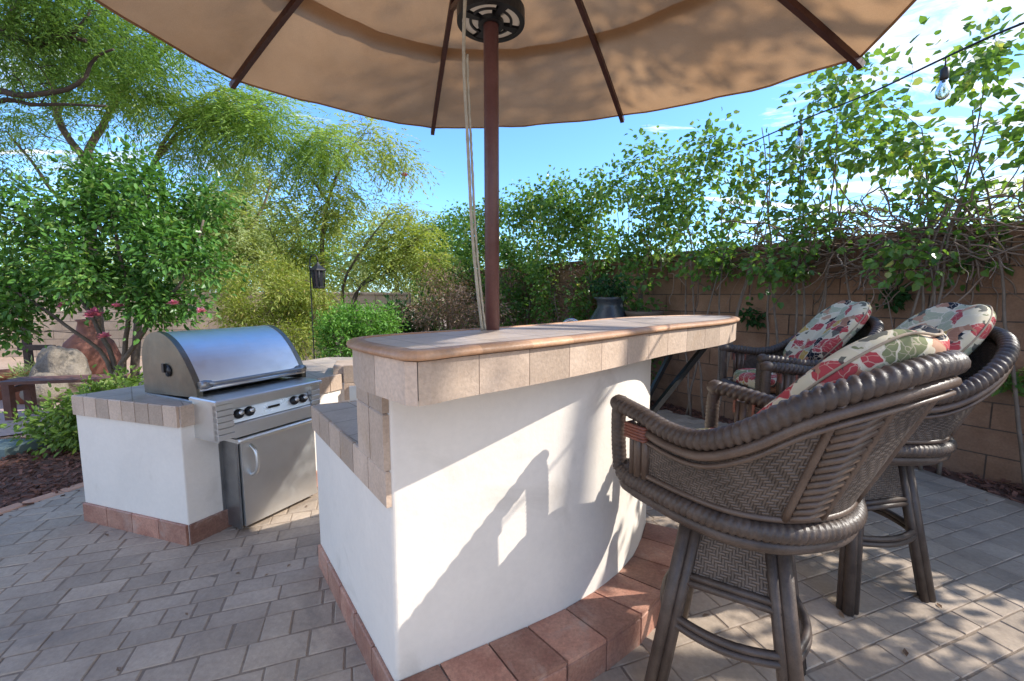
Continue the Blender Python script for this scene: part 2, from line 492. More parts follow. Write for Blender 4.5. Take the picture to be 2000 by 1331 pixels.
# ------------------------------------------------------------------ sun, sky
SUN_DIR = V((1.0, -.035, .81)).normalized()      # towards the sun
SUN_STRENGTH, SKY_STRENGTH, EXPOSURE = 2.35, .15, 1.48
sun = bpy.data.lights.new("sun", 'SUN'); sun.energy = SUN_STRENGTH; sun.angle = R(.5); sun.color = (1, .95, .87)
sun_o = bpy.data.objects.new("sun", sun); COL.objects.link(sun_o)
sun_o.rotation_euler = SUN_DIR.to_track_quat('Z', 'Y').to_euler()
sun_o.location = (3, -3, 8)

world = bpy.data.worlds.new("World"); scene.world = world; world.use_nodes = True
wn = world.node_tree; wn.nodes.clear(); g = N(wn)
wo = g.n('ShaderNodeOutputWorld'); bg = g.n('ShaderNodeBackground')
sky = g.n('ShaderNodeTexSky'); sky.sky_type = 'NISHITA'; sky.sun_disc = False
sky.sun_elevation = math.asin(SUN_DIR.z); sky.sun_rotation = math.atan2(SUN_DIR.x, SUN_DIR.y)
sky.air_density = 1.0; sky.dust_density = .6; sky.ozone_density = 1.6
tc = g.n('ShaderNodeTexCoord'); sp = g.n('ShaderNodeSeparateXYZ'); g.l(tc.outputs['Generated'], sp.inputs[0])
zz = g.math('MAXIMUM', g.math('ADD', sp.outputs[2], .12), .05)
cx, cy = g.math('DIVIDE', sp.outputs[0], zz), g.math('DIVIDE', sp.outputs[1], zz)
cv = g.n('ShaderNodeCombineXYZ'); g.l(cx, cv.inputs[0]); g.l(cy, cv.inputs[1])
mp = g.n('ShaderNodeMapping'); mp.inputs['Rotation'].default_value = (0, 0, R(35)); mp.inputs['Scale'].default_value = (.8, 2.3, 1); g.l(cv.outputs[0], mp.inputs[0])
c1 = g.noise(2.1, 10, .64, mp.outputs[0], .9)
# more cloud towards the right-hand side of the view, clear blue in the middle
side = g.maprange(sp.outputs[0], .12, .60, -.20, .05)
side2 = g.maprange(sp.outputs[0], -.15, -.60, 0.0, .17)
back = g.maprange(sp.outputs[1], .25, -.35, 0.0, .16)       # unseen extra cloud added behind the camera to whiten the fill light
amt = g.math('ADD', g.math('ADD', g.math('ADD', c1.outputs[0], side), side2), back)
cl = g.maprange(amt, .50, .63, 0, 1)
skyc = g.mix(1.0, sky.outputs[0], (.46, .70, 1.0), 'MULTIPLY')
col = g.mix(g.math('MULTIPLY', cl, .9), skyc, (3.5, 3.45, 3.4))
g.l(col, bg.inputs[0]); bg.inputs[1].default_value = SKY_STRENGTH
g.l(bg.outputs[0], wo.inputs[0])

scene.view_settings.view_transform = 'Standard'
scene.view_settings.look = 'None'
scene.view_settings.exposure = EXPOSURE
scene.view_settings.gamma = 1
scene.render.engine = 'CYCLES'
scene.cycles.max_bounces = 8
scene.cycles.transparent_max_bounces = 8

SUN_DIR = SUN_DIR  # (set above)
rng = random.Random(7)
# ------------------------------------------------------------------ ground
def inside(p, poly):
    x, y = p[0], p[1]; c = False; j = len(poly) - 1
    for i in range(len(poly)):
        a, b = poly[i], poly[j]
        if (a[1] > y) != (b[1] > y) and x < (b[0] - a[0]) * (y - a[1]) / (b[1] - a[1]) + a[0]: c = not c
        j = i
    return c


def sheet(name, poly, z, m):
    mb = MB(); n = len(poly)
    mb.v += [V((p[0], p[1], z)) for p in poly]
    mb.face(list(range(n)), .5)
    return tag(mb.build(name, m), kind='structure')


mb = MB()
def terr(u, v):
    x = (u - .5); y = (v - .35)
    x = math.copysign(abs(x * 2) ** 2.2 * 300, x); y = math.copysign(abs(y * 1.55) ** 2.2 * 300, y)
    d = math.hypot(x, y - 3)
    h = max(0, d - 6)
    return (x, y, -.045 + min(1, h / 6) * .05 * noise.noise((x * .5, y * .5, 0)))
mb.grid(terr, 80, 80)
tag(mb.build("ground", MT['dirt']), kind='structure')

PATIO = [(-3.5, -2.5), (-3.26, 2.3), (-3.06, 2.93), (-2.75, 3.7), (-1.6, 5.0), (.3, 6.0), (1.5, 5.3), (2.3, 4.35), (2.9, 3.75), (3.2, 3.3), (3.33, 2.67), (3.6, 1.5), (4.2, -2.5)]
sheet("patio_joint", PATIO, -.003, MT['joint'])
mb = MB(); ang = R(20); ca, sa = cos(ang), sin(ang)
v = -5.2
while v < 6.4:
    h = rng.choice((.10, .11, .11, .14)); u = -6 + rng.random() * .2
    while u < 6:
        w = rng.choice((.11, .16, .17, .22)); cxx, cyy = (u + w / 2) * ca - (v + h / 2) * sa, (u + w / 2) * sa + (v + h / 2) * ca
        if inside((cxx, cyy), PATIO):
            gp = .0018 + rng.random() * .0015
            o = V(((u + gp) * ca - (v + gp) * sa, (u + gp) * sa + (v + gp) * ca, -.05))
            tz = rng.uniform(-.0012, .0012); yw = rng.gauss(0, .012); ca_, sa_ = ca, sa; ca, sa = cos(ang + yw), sin(ang + yw)
            ax = V((ca * (w - 2 * gp), sa * (w - 2 * gp), rng.uniform(-.0015, .0015))); ay = V((-sa * (h - 2 * gp), ca * (h - 2 * gp), rng.uniform(-.002, .002)))
            mb.box(o, ax, ay, (0, 0, .05 + tz), rng.random(), rng.uniform(.002, .0055)); ca, sa = ca_, sa_
        u += w
    v += h
tag(mb.build("patio_paving", MT['paver']), kind='structure')

sheet("mulch_bed", [(-3.2, 1.0), (-3.16, 2.3), (-2.98, 2.93), (-2.6, 3.75), (-3.2, 4.6), (-4.3, 4.2), (-6.5, 3.6), (-7.5, 1.0)], -.022, MT['mulchbase'])
WP, WD = V((3.5, 3.2, 0)), V((-.58, .81, 0)).normalized()
WN = V((-WD.y, WD.x, 0))            # points away from the patio?
if WN.x > 0: WN = -WN               # towards the patio (negative x)
def wp(s, off=0.0, z=0.0): return WP + WD * s + WN * off + V((0, 0, z))
sheet("wall_bed", [(4.3, -2.5), (3.5, 1.5), (3.25, 2.67), (3.12, 3.3), (2.8, 3.75), (2.2, 4.35), (1.4, 5.3), (.2, 6.0), (-1.7, 5.0), (-2.9, 9.0), tuple(wp(9.5, -.05))[:2], tuple(wp(-4, -.05))[:2]], -.026, MT['mulchbase'])
sheet("garden_path", [(-12, 3.2), (-5.2, 3.95), (-4.55, 4.55), (-4.4, 5.6), (-6, 6.1), (-12, 5.4)], -.028, MT['path'])

mb = MB()                            # bark chips lie loose on both beds
def chips(n, pick, sz=(.02, .07)):
    for _ in range(n):
        x, y = pick()
        L, W, T = rng.uniform(*sz), rng.uniform(.008, .025), rng.uniform(.004, .012)
        a = rng.uniform(0, 2 * pi); q = rng.uniform(-.5, .5)
        ax = V((cos(a), sin(a), q)).normalized() * L; ay = V((-sin(a), cos(a), rng.uniform(-.3, .3))).normalized() * W
        mb.box(V((x, y, -.022 + rng.uniform(-.004, .018))), ax, ay, V((0, 0, T)), rng.random())
BEDL = [(-3.24, 1.0), (-3.18, 2.3), (-3.0, 2.93), (-2.65, 3.7), (-3.3, 4.5), (-4.3, 4.1), (-5.6, 3.5), (-5.6, 1.0)]
def pl():
    while 1:
        p = (rng.uniform(-5.6, -2.6), rng.uniform(1.6, 4.5))
        if inside(p, BEDL): return p
def pr():
    while 1:
        s = rng.uniform(-2, 4.5); p = wp(s, rng.uniform(.02, .7))
        if not inside(p, PATIO): return (p.x, p.y)
chips(3800, pl); chips(1500, pr)
tag(mb.build("bark_mulch", MT['mulch']), "dark red brown bark chips strewn over the planting beds", "mulch", kind='stuff')

mb = MB()
for _ in range(110):
    p = V((rng.uniform(-3.1, 3.2), rng.uniform(.9, 4.2), .004))
    if inside(p, PATIO) and not (-1.0 < p.x < .8 and p.y > 1.1 and p.y < 3): 
        a = rng.uniform(0, 2 * pi); q = rng.uniform(.5, 1.2)
        mb.leaf(p, V((cos(a), sin(a), rng.uniform(0, .15))), V((rng.uniform(-.3, .3), rng.uniform(-.3, .3), 1)), .035 * q, .016 * q, rng.random(), 0)
tag(mb.build("leaf_litter", MT['l_dry']), "small dry leaves scattered over the paving", "leaf litter", kind='stuff')
mb = MB()                            # clay edging strip along the left bed
pts = resample(spline([(-3.45, -.5, 0), (-3.30, 1.0, 0), (-3.22, 2.3, 0), (-3.03, 2.93, 0), (-2.72, 3.7, 0)], 8), .19)
for a, b in zip(pts, pts[1:]):
    d = (b - a); s = V((-d.y, d.x, 0)).normalized() * .085
    mb.box(a + d * .02 - V((0, 0, .06)), d * .96, s, (0, 0, .06 + rng.uniform(.004, .012)), rng.random(), .006)
tag(mb.build("clay_edging", MT['edging']), "low orange clay edging between the paving and the left mulch bed", "edging")

# ------------------------------------------------------------------ block walls
def blockwall(name, label, p0, d, n, length, h, th, mat, seed, wob=0.0):
    r = random.Random(seed)
    t = thing(name, label, "wall", p0, math.atan2(d.y, d.x))
    m1 = MB(); m1.box((0, -th / 2 + .006, -.1), (length, 0, 0), (0, th - .012, 0), (0, 0, h - .05 + .1)); m1.build("mortar_core", MT['mortar'], t)
    m2 = MB(); bh = .2; z = -.04; k = 0
    while z < h - .07:
        x = -(.2 if k % 2 else 0) - .0
        zz_ = min(bh, h - .06 - z)
        while x < length:
            a, b = max(0, x), min(length, x + .4)
            if b - a > .05:
                j = r.uniform(-.002, .004)
                m2.box((a + .005, -th / 2 - j, z + .005), (b - a - .01, 0, 0), (0, th + 2 * j, 0), (0, 0, zz_ - .010), r.random(), .004)
            x += .4
        z += bh; k += 1
    m2.build("block_courses", mat, t)
    m3 = MB(); x = 0
    while x < length:
        w = .3; j = r.uniform(-.006, .006)
        m3.box((x + .004, -th / 2 - .02 + j, h - .055), (min(w, length - x) - .008, 0, 0), (0, th + .04, 0), (0, 0, .055 + r.uniform(-.004, .004)), r.random(), .008)
        x += w
    m3.build("wall_cap", mat, t)
    return t
p0 = wp(-4.5, -.10)
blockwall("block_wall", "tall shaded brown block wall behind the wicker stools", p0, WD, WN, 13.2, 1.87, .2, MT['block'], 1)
pe = p0 + WD * 13.2
blockwall("garden_wall", "sunlit tan garden wall far behind the trees and grill", V((-14, 9.6, 0)), V((1, .06, 0)), None, 11.6, 1.42, .2, MT['blockpale'], 2)

# ------------------------------------------------------------------ bar counter
bar = thing("bar_counter", "curved white stucco outdoor bar with a sandy tiled raised top", "bar counter", (0, 0, 0))
W = [(-.367, 1.249), (-.175, 1.354), (.097, 1.503), (.223, 1.582), (.417, 1.735), (.590, 1.945), (.725, 2.217)]
front = [V((-.367, 1.249, 0))] + spline([(p[0], p[1], 0) for p in W[1:]], 5)
E0, E1 = V((-.367, 1.249, 0)), V((-.96, 2.04, 0)); ED = (E1 - E0).normalized(); EN = V((-ED.y, ED.x, 0))   # EN points left, off the end face
if EN.x > 0: EN = -EN
def off(path, d):
    out = []
    for i, p in enumerate(path):
        t = (path[min(i + 1, len(path) - 1)] - path[max(i - 1, 0)]).normalized()
        out.append(p + V((t.y, -t.x, 0)) * d)
    return out
inner = off(front, -.25); inner[0] = E0 + ED * .25
low = front + [V((.72, 2.6, 0)), V((.50, 3.0, 0)), V((.15, 2.95, 0)), V((-.10, 2.56, 0)), V((-.45, 2.30, 0)), E1]
q = .016; F0 = (front[1] - front[0]).normalized()
corner = [E0 + ED * (q * (1 - t) ** 2) + F0 * (q * t ** 2) for t in (0, .2, .4, .6, .8, 1)]
mb = MB(); mb.prism(corner + front[1:] + inner[::-1], -.02, 1.10)
mb.prism([inner[0]] + inner[1:] + low[len(front):], -.02, .745)
mb.build("stucco_wall", MT['stucco'], bar)
# lower ledge behind the raised wall
led = [E0 + ED * .25 + V((0, 0, 0))] + inner[1:] + [V((.72, 2.6, 0)), V((.50, 3.0, 0)), V((.15, 2.95, 0)), V((-.10, 2.56, 0)), V((-.45, 2.30, 0)), E1]
mb = MB(); mb.prism([p + EN * .0 for p in led], .745, .818)
ls = mb.build("ledge", MT['toptile'], bar)
mb = MB(); L = (E1 - E0).length; k = 0; x = 0
while x < L - .02:
    w = min(.165, L - x)
    mb.box(E0 + ED * (x + .003) - EN * .002 + V((0, 0, .708)), ED * (w - .006), EN * .016, (0, 0, .112), rng.random(), .004); x += .165
nl = resample([E1, V((-.45, 2.30, 0)), V((-.10, 2.56, 0)), V((.15, 2.95, 0))], .165)
for a, b in zip(nl, nl[1:]):
    d = b - a; nn = V((-d.y, d.x, 0)).normalized()
    mb.box(a + d * .02 - nn * .002 + V((0, 0, .708)), d * .96, nn * .016, (0, 0, .112), rng.random(), .004)
mb.build("ledge_edge_tile", MT['tile'], bar)
# tile cladding on the raised end
mb = MB()
for (x0, x1) in ((.0, .125), (.125, .25)):
    for (z0, z1) in ((.822, 1.0), (1.0, 1.19)):
        mb.box(E0 + ED * (x0 + .003 - (.0 if x0 == 0 else 0)) - EN * .002 + V((0, 0, z0 + .002)), ED * (x1 - x0 - .006), EN * .020, (0, 0, z1 - z0 - .004), rng.random(), .004)
mb.build("end_tile", MT['tile'], bar)
# raised top
TF = [(-.235, 1.058), (-.138, 1.150), (.098, 1.352), (.393, 1.640), (.717, 1.985), (1.055, 2.285), (1.27, 2.508), (1.425, 2.74), (1.465, 2.91), (1.40, 3.01), (1.256, 3.016), (.95, 2.88), (.637, 2.64), (.3, 2.24), (0, 1.915), (-.294, 1.650), (-.47, 1.475), (-.505, 1.38), (-.455, 1.275), (-.385, 1.19), (-.300, 1.105)]
topo = spline([(p[0] * .949, p[1] * .949, 0) for p in TF], 5, closed=True)
topo = resample(topo + [topo[0]], .03)[:-1]
def cnorm(path):
    n = len(path); out = []
    for i in range(n):
        t = (path[(i + 1) % n] - path[i - 1]).normalized(); out.append(V((t.y, -t.x, 0)))
    return out
cn = cnorm(topo)
mb = MB(); mb.prism([p - c * .004 for p, c in zip(topo, cn)], 1.098, 1.192); mb.build("apron_board", MT['grout'], bar)
mb = MB(); s = 0; n = len(topo)
per = [0]
for i in range(n): per.append(per[-1] + (topo[(i + 1) % n] - topo[i]).length)
tl = per[-1] / round(per[-1] / .168)
cur = []; ntile = 0
def tilestrip(i0, i1, z0, z1, th, tint):
    idx = [i % n for i in range(i0, i1 + 1)]
    pp = [topo[i].copy() for i in idx]; nn = [cn[i] for i in idx]
    d0 = (pp[1] - pp[0]).normalized(); d1 = (pp[-1] - pp[-2]).normalized()
    pp[0] = pp[0] + d0 * .0012; pp[-1] = pp[-1] - d1 * .0012
    b = len(mb.v); m = len(pp)
    for p, q in zip(pp, nn):
        mb.v += [p - q * .003 + V((0, 0, z0)), p + q * th + V((0, 0, z0)), p + q * th + V((0, 0, z1)), p - q * .003 + V((0, 0, z1))]
    for k in range(m - 1):
        for e in range(4):
            f = (e + 1) % 4
            mb.face([b + k * 4 + e, b + (k + 1) * 4 + e, b + (k + 1) * 4 + f, b + k * 4 + f], tint, None, False)
    mb.face([b, b + 1, b + 2, b + 3], tint); mb.face([b + (m - 1) * 4 + e for e in (3, 2, 1, 0)], tint)
i = 0
while i < n:
    j = min(n, i + 6 if n - i > 9 else n)
    tilestrip(i, j, 1.088, 1.194, .007, rng.random()); i = j
fix_normals(mb.build("apron_tile", MT['tile'], bar))
mb = MB(); prof = [(-.06, 1.196), (.008, 1.196), (.020, 1.1985), (.024, 1.205), (.021, 1.213), (.012, 1.2185), (.002, 1.2205), (-.022, 1.2205), (-.024, 1.212)]
b = len(mb.v); m = len(prof)
for p, q in zip(topo, cn):
    for o_, z in prof: mb.v.append(p + q * o_ + V((0, 0, z)))
for i in range(n):
    tt = random.Random(i // 6).random()
    for e in range(m - 1):
        mb.face([b + i * m + e, b + ((i + 1) % n) * m + e, b + ((i + 1) % n) * m + e + 1, b + i * m + e + 1], tt, None, True)
fix_normals(mb.build("bullnose_trim", MT['edge'], bar))
mb = MB()      # top tiles cut to the outline
inn = [p - c * .026 for p, c in zip(topo, cn)]
mb.prism(inn, 1.19, 1.2175); mb.build("bar_top", MT['toptile'], bar)
# terracotta skirting on the end face
mb = MB(); x = 0
while x < L - .02:
    w = min(.2, L - x)
    mb.box(E0 + ED * (x + .003) - EN * .002 + V((0, 0, -.005)), ED * (w - .006), EN * .016, (0, 0, .118), rng.random(), .004); x += .2
mb.build("skirting_tile", MT['terra'], bar)
# tiled foot step
sp_ = off(front, .19); fr = [front[0] - (front[1] - front[0]).normalized() * .02] + front[1:]
sp_[0] = fr[0] + (sp_[1] - front[1])
mb = MB(); mb.prism(fr + sp_[::-1], -.02, .117); mb.build("step_core", MT['grout'], bar)
ro = resample(sp_, .19); m = len(ro) - 1
mb = MB()
ri = []
for k in range(m + 1):
    s_ = k / m * (len(front) - 1); a = int(min(s_, len(front) - 2)); ri.append(None)
Lf = resample(fr, .02); Lo = resample(sp_, .02)
for k in range(m):
    a0, a1 = Lf[round(k / m * (len(Lf) - 1))], Lf[round((k + 1) / m * (len(Lf) - 1))]
    b0, b1 = Lo[round(k / m * (len(Lo) - 1))], Lo[round((k + 1) / m * (len(Lo) - 1))]
    tt = rng.random(); gq = .02
    a0_, a1_, b0_, b1_ = a0.lerp(a1, gq), a0.lerp(a1, 1 - gq), b0.lerp(b1, gq), b0.lerp(b1, 1 - gq)
    sh = (b0 - a0).normalized() * .006
    for P, z0, z1 in (([a0_ + sh * .5, b0_ + sh * 1.6, b1_ + sh * 1.6, a1_ + sh * .5], .112, .127),):
        mb.prism(P, z0, z1, tt)
    d = (b1_ - b0_); nn = sh.normalized()
    mb.box(b0_ - nn * .002 + V((0, 0, -.02)), d, nn * .012, (0, 0, .128), rng.random(), .003)
fix_normals(mb.build("step_tile", MT['terra'], bar))
mb = MB()
rodb = lambda a, b, w: mb.box(V(a) - V((0, w / 2, w / 2)), V(b) - V(a), (0, w, 0), (0, 0, w), .5)
rodb((.725, 2.24, .70), (1.16, 2.50, 1.095), .04); rodb((.715, 2.30, .74), (.98, 2.52, 1.095), .04); rodb((.728, 2.25, .60), (.730, 2.26, 1.075), .05)
mb.build("support_bracket", MT['iron'], bar)

# ------------------------------------------------------------------ grill island
gi = thing("grill_counter", "white stucco grill counter with tiled edge and terracotta skirting", "counter", (0, 0, 0))
C = V((-1.755, 2.215, 0)); GU = V((.45, .893, 0)).normalized(); GV = V((.893, -.45, 0)).normalized()
LF = V((-2.574, 2.477, 0)); LD = (LF - C).normalized(); LL = (LF - C).length; LN = V((LD.y, -LD.x, 0))
if LN.y > 0: LN = -LN
def gp(a, p, z): return C + GU * a + GV * p + V((0, 0, z))
TOPZ = .767
CR = C + GU * 1.06
foot = [C, CR, V((-.35, 3.45, 0)), V((-.15, 4.05, 0)), V((-1.75, 4.05, 0)), LF + GU * .95, LF]
mb = MB(); mb.prism(foot, -.02, .70); bevel(mb.build("stucco_body", MT['stucco'], gi), .006, 2)
mb = MB(); mb.prism(foot, .70, TOPZ - .002); mb.build("counter_top", MT['toptile'], gi)
mb = MB()
def run(a, b, step, z0, z1, proud, nrm, m_):
    L_ = (b - a).length; d = (b - a).normalized(); k = max(1, round(L_ / step)); s_ = L_ / k
    for q in range(k):
        m_.box(a + d * (q * s_ + .0025) - nrm * .002 + V((0, 0, z0)), d * (s_ - .005), nrm * proud, (0, 0, z1 - z0), rng.random(), .004)
run(LF, C + LN * 0 - LD * -.0, .105, .655, TOPZ + .002, .015, LN, mb)
run(C, C + GU * .14, .105, .655, TOPZ + .002, .015, GV, mb)
mb.build("edge_tile", MT['tile'], gi); mb = MB()
run(gp(.74, 0, 0), CR, .105, .655, TOPZ + .002, .015, GV, mb)
mb.build("edge_tile", MT['tile'], gi)
RD = (V((-.35, 3.45, 0)) - CR).normalized(); RN = V((RD.y, -RD.x, 0))
mb = MB()
run(CR + RD * .02, V((-.35, 3.45, 0)), .2, .70, .83, .016, RN, mb)
run(CR + RD * .02, V((-.35, 3.45, 0)), .2, .57, .697, .016, RN, mb)
mb.box(CR + RD * -.05 - RN * .3 + V((0, 0, .768)), RD * 1.05, RN * .3, (0, 0, .062), .6, .006)
mb.build("backsplash_tile", MT['tile'], gi)
mb = MB()
run(LF, C, .2, -.005, .112, .016, LN, mb); run(C, C + GU * .24, .2, -.005, .112, .016, GV, mb); mb.build("skirting_tile", MT['terra'], gi); mb = MB(); run(gp(.70, 0, 0), CR, .2, -.005, .112, .016, GV, mb)
mb.build("skirting_tile", MT['terra'], gi)
mb = MB(); dr0 = CR + RD * .06 + RN * .017
mb.box(dr0 + V((0, 0, .43)), RD * .46, RN * .035, (0, 0, .25), .5, .004)
dw = mb.build("drawer_front", MT['steel'], gi)
mb = MB(); hs = [dr0 + RD * .1 + RN * .035 + V((0, 0, .60)), dr0 + RD * .1 + RN * .075 + V((0, 0, .60)), dr0 + RD * .36 + RN * .075 + V((0, 0, .60)), dr0 + RD * .36 + RN * .035 + V((0, 0, .60))]
mb.tube(resample(hs, .02), .009, 8); mb.build("handle", MT['steel_dark'], dw)

gr = thing("gas_grill", "stainless steel built in gas grill with closed domed hood", "grill", gp(.4, .1, 0), math.atan2(GU.y, GU.x))
# local frame: x along the front, y = towards the back, z up (front is -y)
inv = gr.matrix_basis.inverted()
def gl(a, p, z): return inv @ gp(a, p, z)
A0, A1 = .080, .722
prof = [(-.50, .775), (-.50, .97), (-.475, 1.06), (-.415, 1.118), (-.33, 1.140), (-.245, 1.130), (-.15, 1.085), (-.07, 1.012), (.0, .92), (.035, .862), (.045, .845)]
prof = [(p.x, p.y) for p in spline([(a, b, 0) for a, b in prof], 4)]
mb = MB()
for (p, z), (p2, z2) in zip(prof, prof[1:]):
    mb.quad(gl(A0, p, z), gl(A1, p, z), gl(A1, p2, z2), gl(A0, p2, z2), .5, None, True)
mb.tube([gl(A0 + .0, .045, .845), gl(A1, .045, .845)], .012, 8)
hood = mb.build("hood", MT['steel'], gr)
for a, th in ((A0 - .012, .03), (A1 - .018, .03)):
    mb = MB()
    pf = [(p, z) for p, z in prof] + [(.045, .80), (-.5, .775)]
    b = len(mb.v); q = len(pf)
    for p, z in pf: mb.v.append(gl(a, p * 1.01, z + .004))
    for p, z in pf: mb.v.append(gl(a + th, p * 1.01, z + .004))
    mb.face(list(range(b, b + q))[::-1], .5); mb.face(list(range(b + q, b + 2 * q)), .5)
    for k in range(q): mb.face([b + k, b + (k + 1) % q, b + q + (k + 1) % q, b + q + k], .5)
    fix_normals(mb.build("end_cap", MT['hoodside'], hood))
mb = MB(); mb.lathe([(.03, 0), (.034, .006), (.0, .008)], gl(A0 - .012, -.22, .93), 16, .5, inv.to_3x3() @ (-GU)); 
mb.box(gl(A0 - .016, -.26, .92), inv.to_3x3() @ (-GU) * .012, inv.to_3x3() @ GV * .022, (0, 0, .05)); mb.build("pivot_bolt", MT['black'], hood)
mb = MB(); hb = [gl(A0 + .05, .03, .872), gl(A0 + .05, .085, .875), gl(A0 + .10, .098, .875), gl(A1 - .10, .098, .875), gl(A1 - .05, .085, .875), gl(A1 - .05, .03, .872)]
mb.tube(resample(spline(hb, 6), .015), .012, 10)
for a in (A0 + .03, A1 - .03): mb.lathe([(.022, -.03), (.026, .0), (.02, .03), (.0, .034)], gl(a, .05, .868), 14, .5, inv.to_3x3() @ GU)
mb.build("handle", MT['steel_dark'], hood)
X, Yv = inv.to_3x3() @ GU, inv.to_3x3() @ GV
mb = MB(); mb.box(gl(A0 - .01, -.5, .73), X * (A1 - A0 + .02), Yv * .5, (0, 0, .05), .5, .006)
mb.box(gl(A0 + .10, -.45, .0 + .03), X * (A1 - A0 - .16), Yv * .455, (0, 0, .6), .5)
mb.build("firebox", MT['steel_dark'], gr)
# control panel: shelf lip, side cheeks, recess and lower valance
mb = MB()
PA, PB, PP = .065, .695, .215
mb.box(gl(PA - .01, -.01, .785), X * (PB - PA + .02), Yv * (PP + .03), (0, 0, .022), .5, .006)          # shelf
for k in range(6): mb.box(gl(PA, PP - .03,   .590 + k * .0325), X * .085, Yv * .036, (0, 0, .029), .5, .004)   # ribbed cheek
for k in range(6): mb.box(gl(PB - .062, PP - .03,   .590 + k * .0325), X * .062, Yv * .036, (0, 0, .029), .5, .004)
mb.box(gl(PA, .0, .58), X * .006, Yv * PP, (0, 0, .205)); mb.box(gl(PB - .006, .0, .58), X * .006, Yv * PP, (0, 0, .205))
mb.box(gl(PA + .085, PP - .055, .582), X * (PB - PA - .147), Yv * .058, (0, 0, .077), .5, .006)
mb.box(gl(PA + .085, .0, .74), X * (PB - PA - .147), Yv * (PP - .02), (0, 0, .044))
mb.box(gl(PA + .006, .0, .58), X * (PB - PA - .012), Yv * .15, (0, 0, .203))
cp = mb.build("control_panel", MT['steel'], gr)
mb = MB(); fa, fb = PA + .088, PB - .065
q0 = [gl(fa, PP - .005, .664), gl(fb, PP - .005, .664), gl(fb, PP - .04, .742), gl(fa, PP - .04, .742)]
q1 = [p - Yv * .02 for p in q0]
b = len(mb.v); mb.v += q0 + q1
mb.face([b, b + 1, b + 2, b + 3]); 
for k in range(4): mb.face([b + k, b + 4 + k, b + 4 + (k + 1) % 4, b + (k + 1) % 4])
mb.build("fascia", MT['panel'], cp)
mb = MB(); mb.box(gl(fa, PP - .062, .744), X * (fb - fa), Yv * .018, (0, 0, .038)); mb.build("recess_shadow", MT['black'], cp)  # black strip standing in for the shadow under the shelf lip
for a in (fa + .035, fa + .095, fb - .105, fb - .045):
    c0 = gl(a, PP - .022, .704); ax = (Yv + V((0, 0, .42))).normalized()
    mb = MB(); mb.lathe([(.026, .0), (.027, .012), (.020, .016), (.018, .034), (.0, .036)], c0, 18, .5, ax)
    kn = mb.build("knob", MT['black'], cp)
    mb = MB(); mb.lathe([(.014, .0355), (.014, .0385), (.0, .039)], c0, 14, .5, ax); mb.build("knob_face", MT['steel'], kn)
mb = MB(); a = (fa + fb) / 2; mb.box(gl(a - .035, PP - .016, .698), X * .07, Yv * .006, (0, 0, .012)); mb.build("badge", MT['black'], cp)
mb = MB(); mb.tube(resample([gl(PA + .09, PP + .012, .562), gl(PB - .05, PP + .012, .562)], .03), .013, 10)
mb.box(gl(PA + .09, .02, .552), X * .02, Yv * (PP - .02), (0, 0, .02)); mb.box(gl(PB - .07, .02, .552), X * .02, Yv * (PP - .02), (0, 0, .02))
mb.build("towel_rail", MT['steel'], gr)
mb = MB(); DA, DB, DP = .215, .69, .155
mb.box(gl(DA - .018, .0, .02), X * .012, Yv * (DP - .02), (0, 0, .555)); mb.build("door_frame", MT['steel_dark'], gr); mb = MB(); mb.box(gl(DB + .004, .0, .02), X * .012, Yv * (DP - .03), (0, 0, .555))
mb.build("door_frame", MT['steel_dark'], gr)
mb = MB(); mb.box(gl(DA, .03, .035), X * (DB - DA), Yv * (DP - .03), (0, 0, .505), .5, .008); dd = mb.build("door", MT['steel'], gr)
mb = MB(); hp = [gl(DA + .055, DP - .005, .50), gl(DA + .055, DP + .04, .47), gl(DA + .055, DP + .052, .41), gl(DA + .055, DP + .04, .35), gl(DA + .055, DP - .005, .32)]
mb.tube(resample(spline(hp, 6), .012), .010, 8); mb.build("door_handle", MT['steel'], dd)

# ------------------------------------------------------------------ umbrella
PB_ = V((-.076, 1.662, 0)); AX = V((.0264, -.0645, 1)).normalized()
UX = (V((1, 0, 0)) - AX * AX.x).normalized(); UY = AX.cross(UX)
APEX = V((-.077, 1.662, 3.079)); RAD, DROP, PH = 1.752, .580, .25208
um = thing("patio_umbrella", "large tan octagonal umbrella on a dark red pole above the bar", "umbrella", (PB_.x, PB_.y, .8))
O = V((PB_.x, PB_.y, .8))
fixpx = {3: (455, 155), 2: (845, 250), 1: (1215, 225), 0: (1680, 112)}
tips = []
for k in range(8):
    a = PH + k * pi / 4
    p = APEX - AX * DROP + UX * (RAD * cos(a)) + UY * (RAD * sin(a))
    if k in (4, 5, 6, 7): p = APEX - AX * DROP + (UX * (RAD * cos(a)) + UY * (RAD * sin(a))) * {4: .93, 5: .93, 6: .90, 7: .88}[k] + V((0, 0, {6: .10, 7: .08}.get(k, 0)))
    if k in fixpx: p = at(*fixpx[k], p.y)
    tips.append(p)
SPL = .635
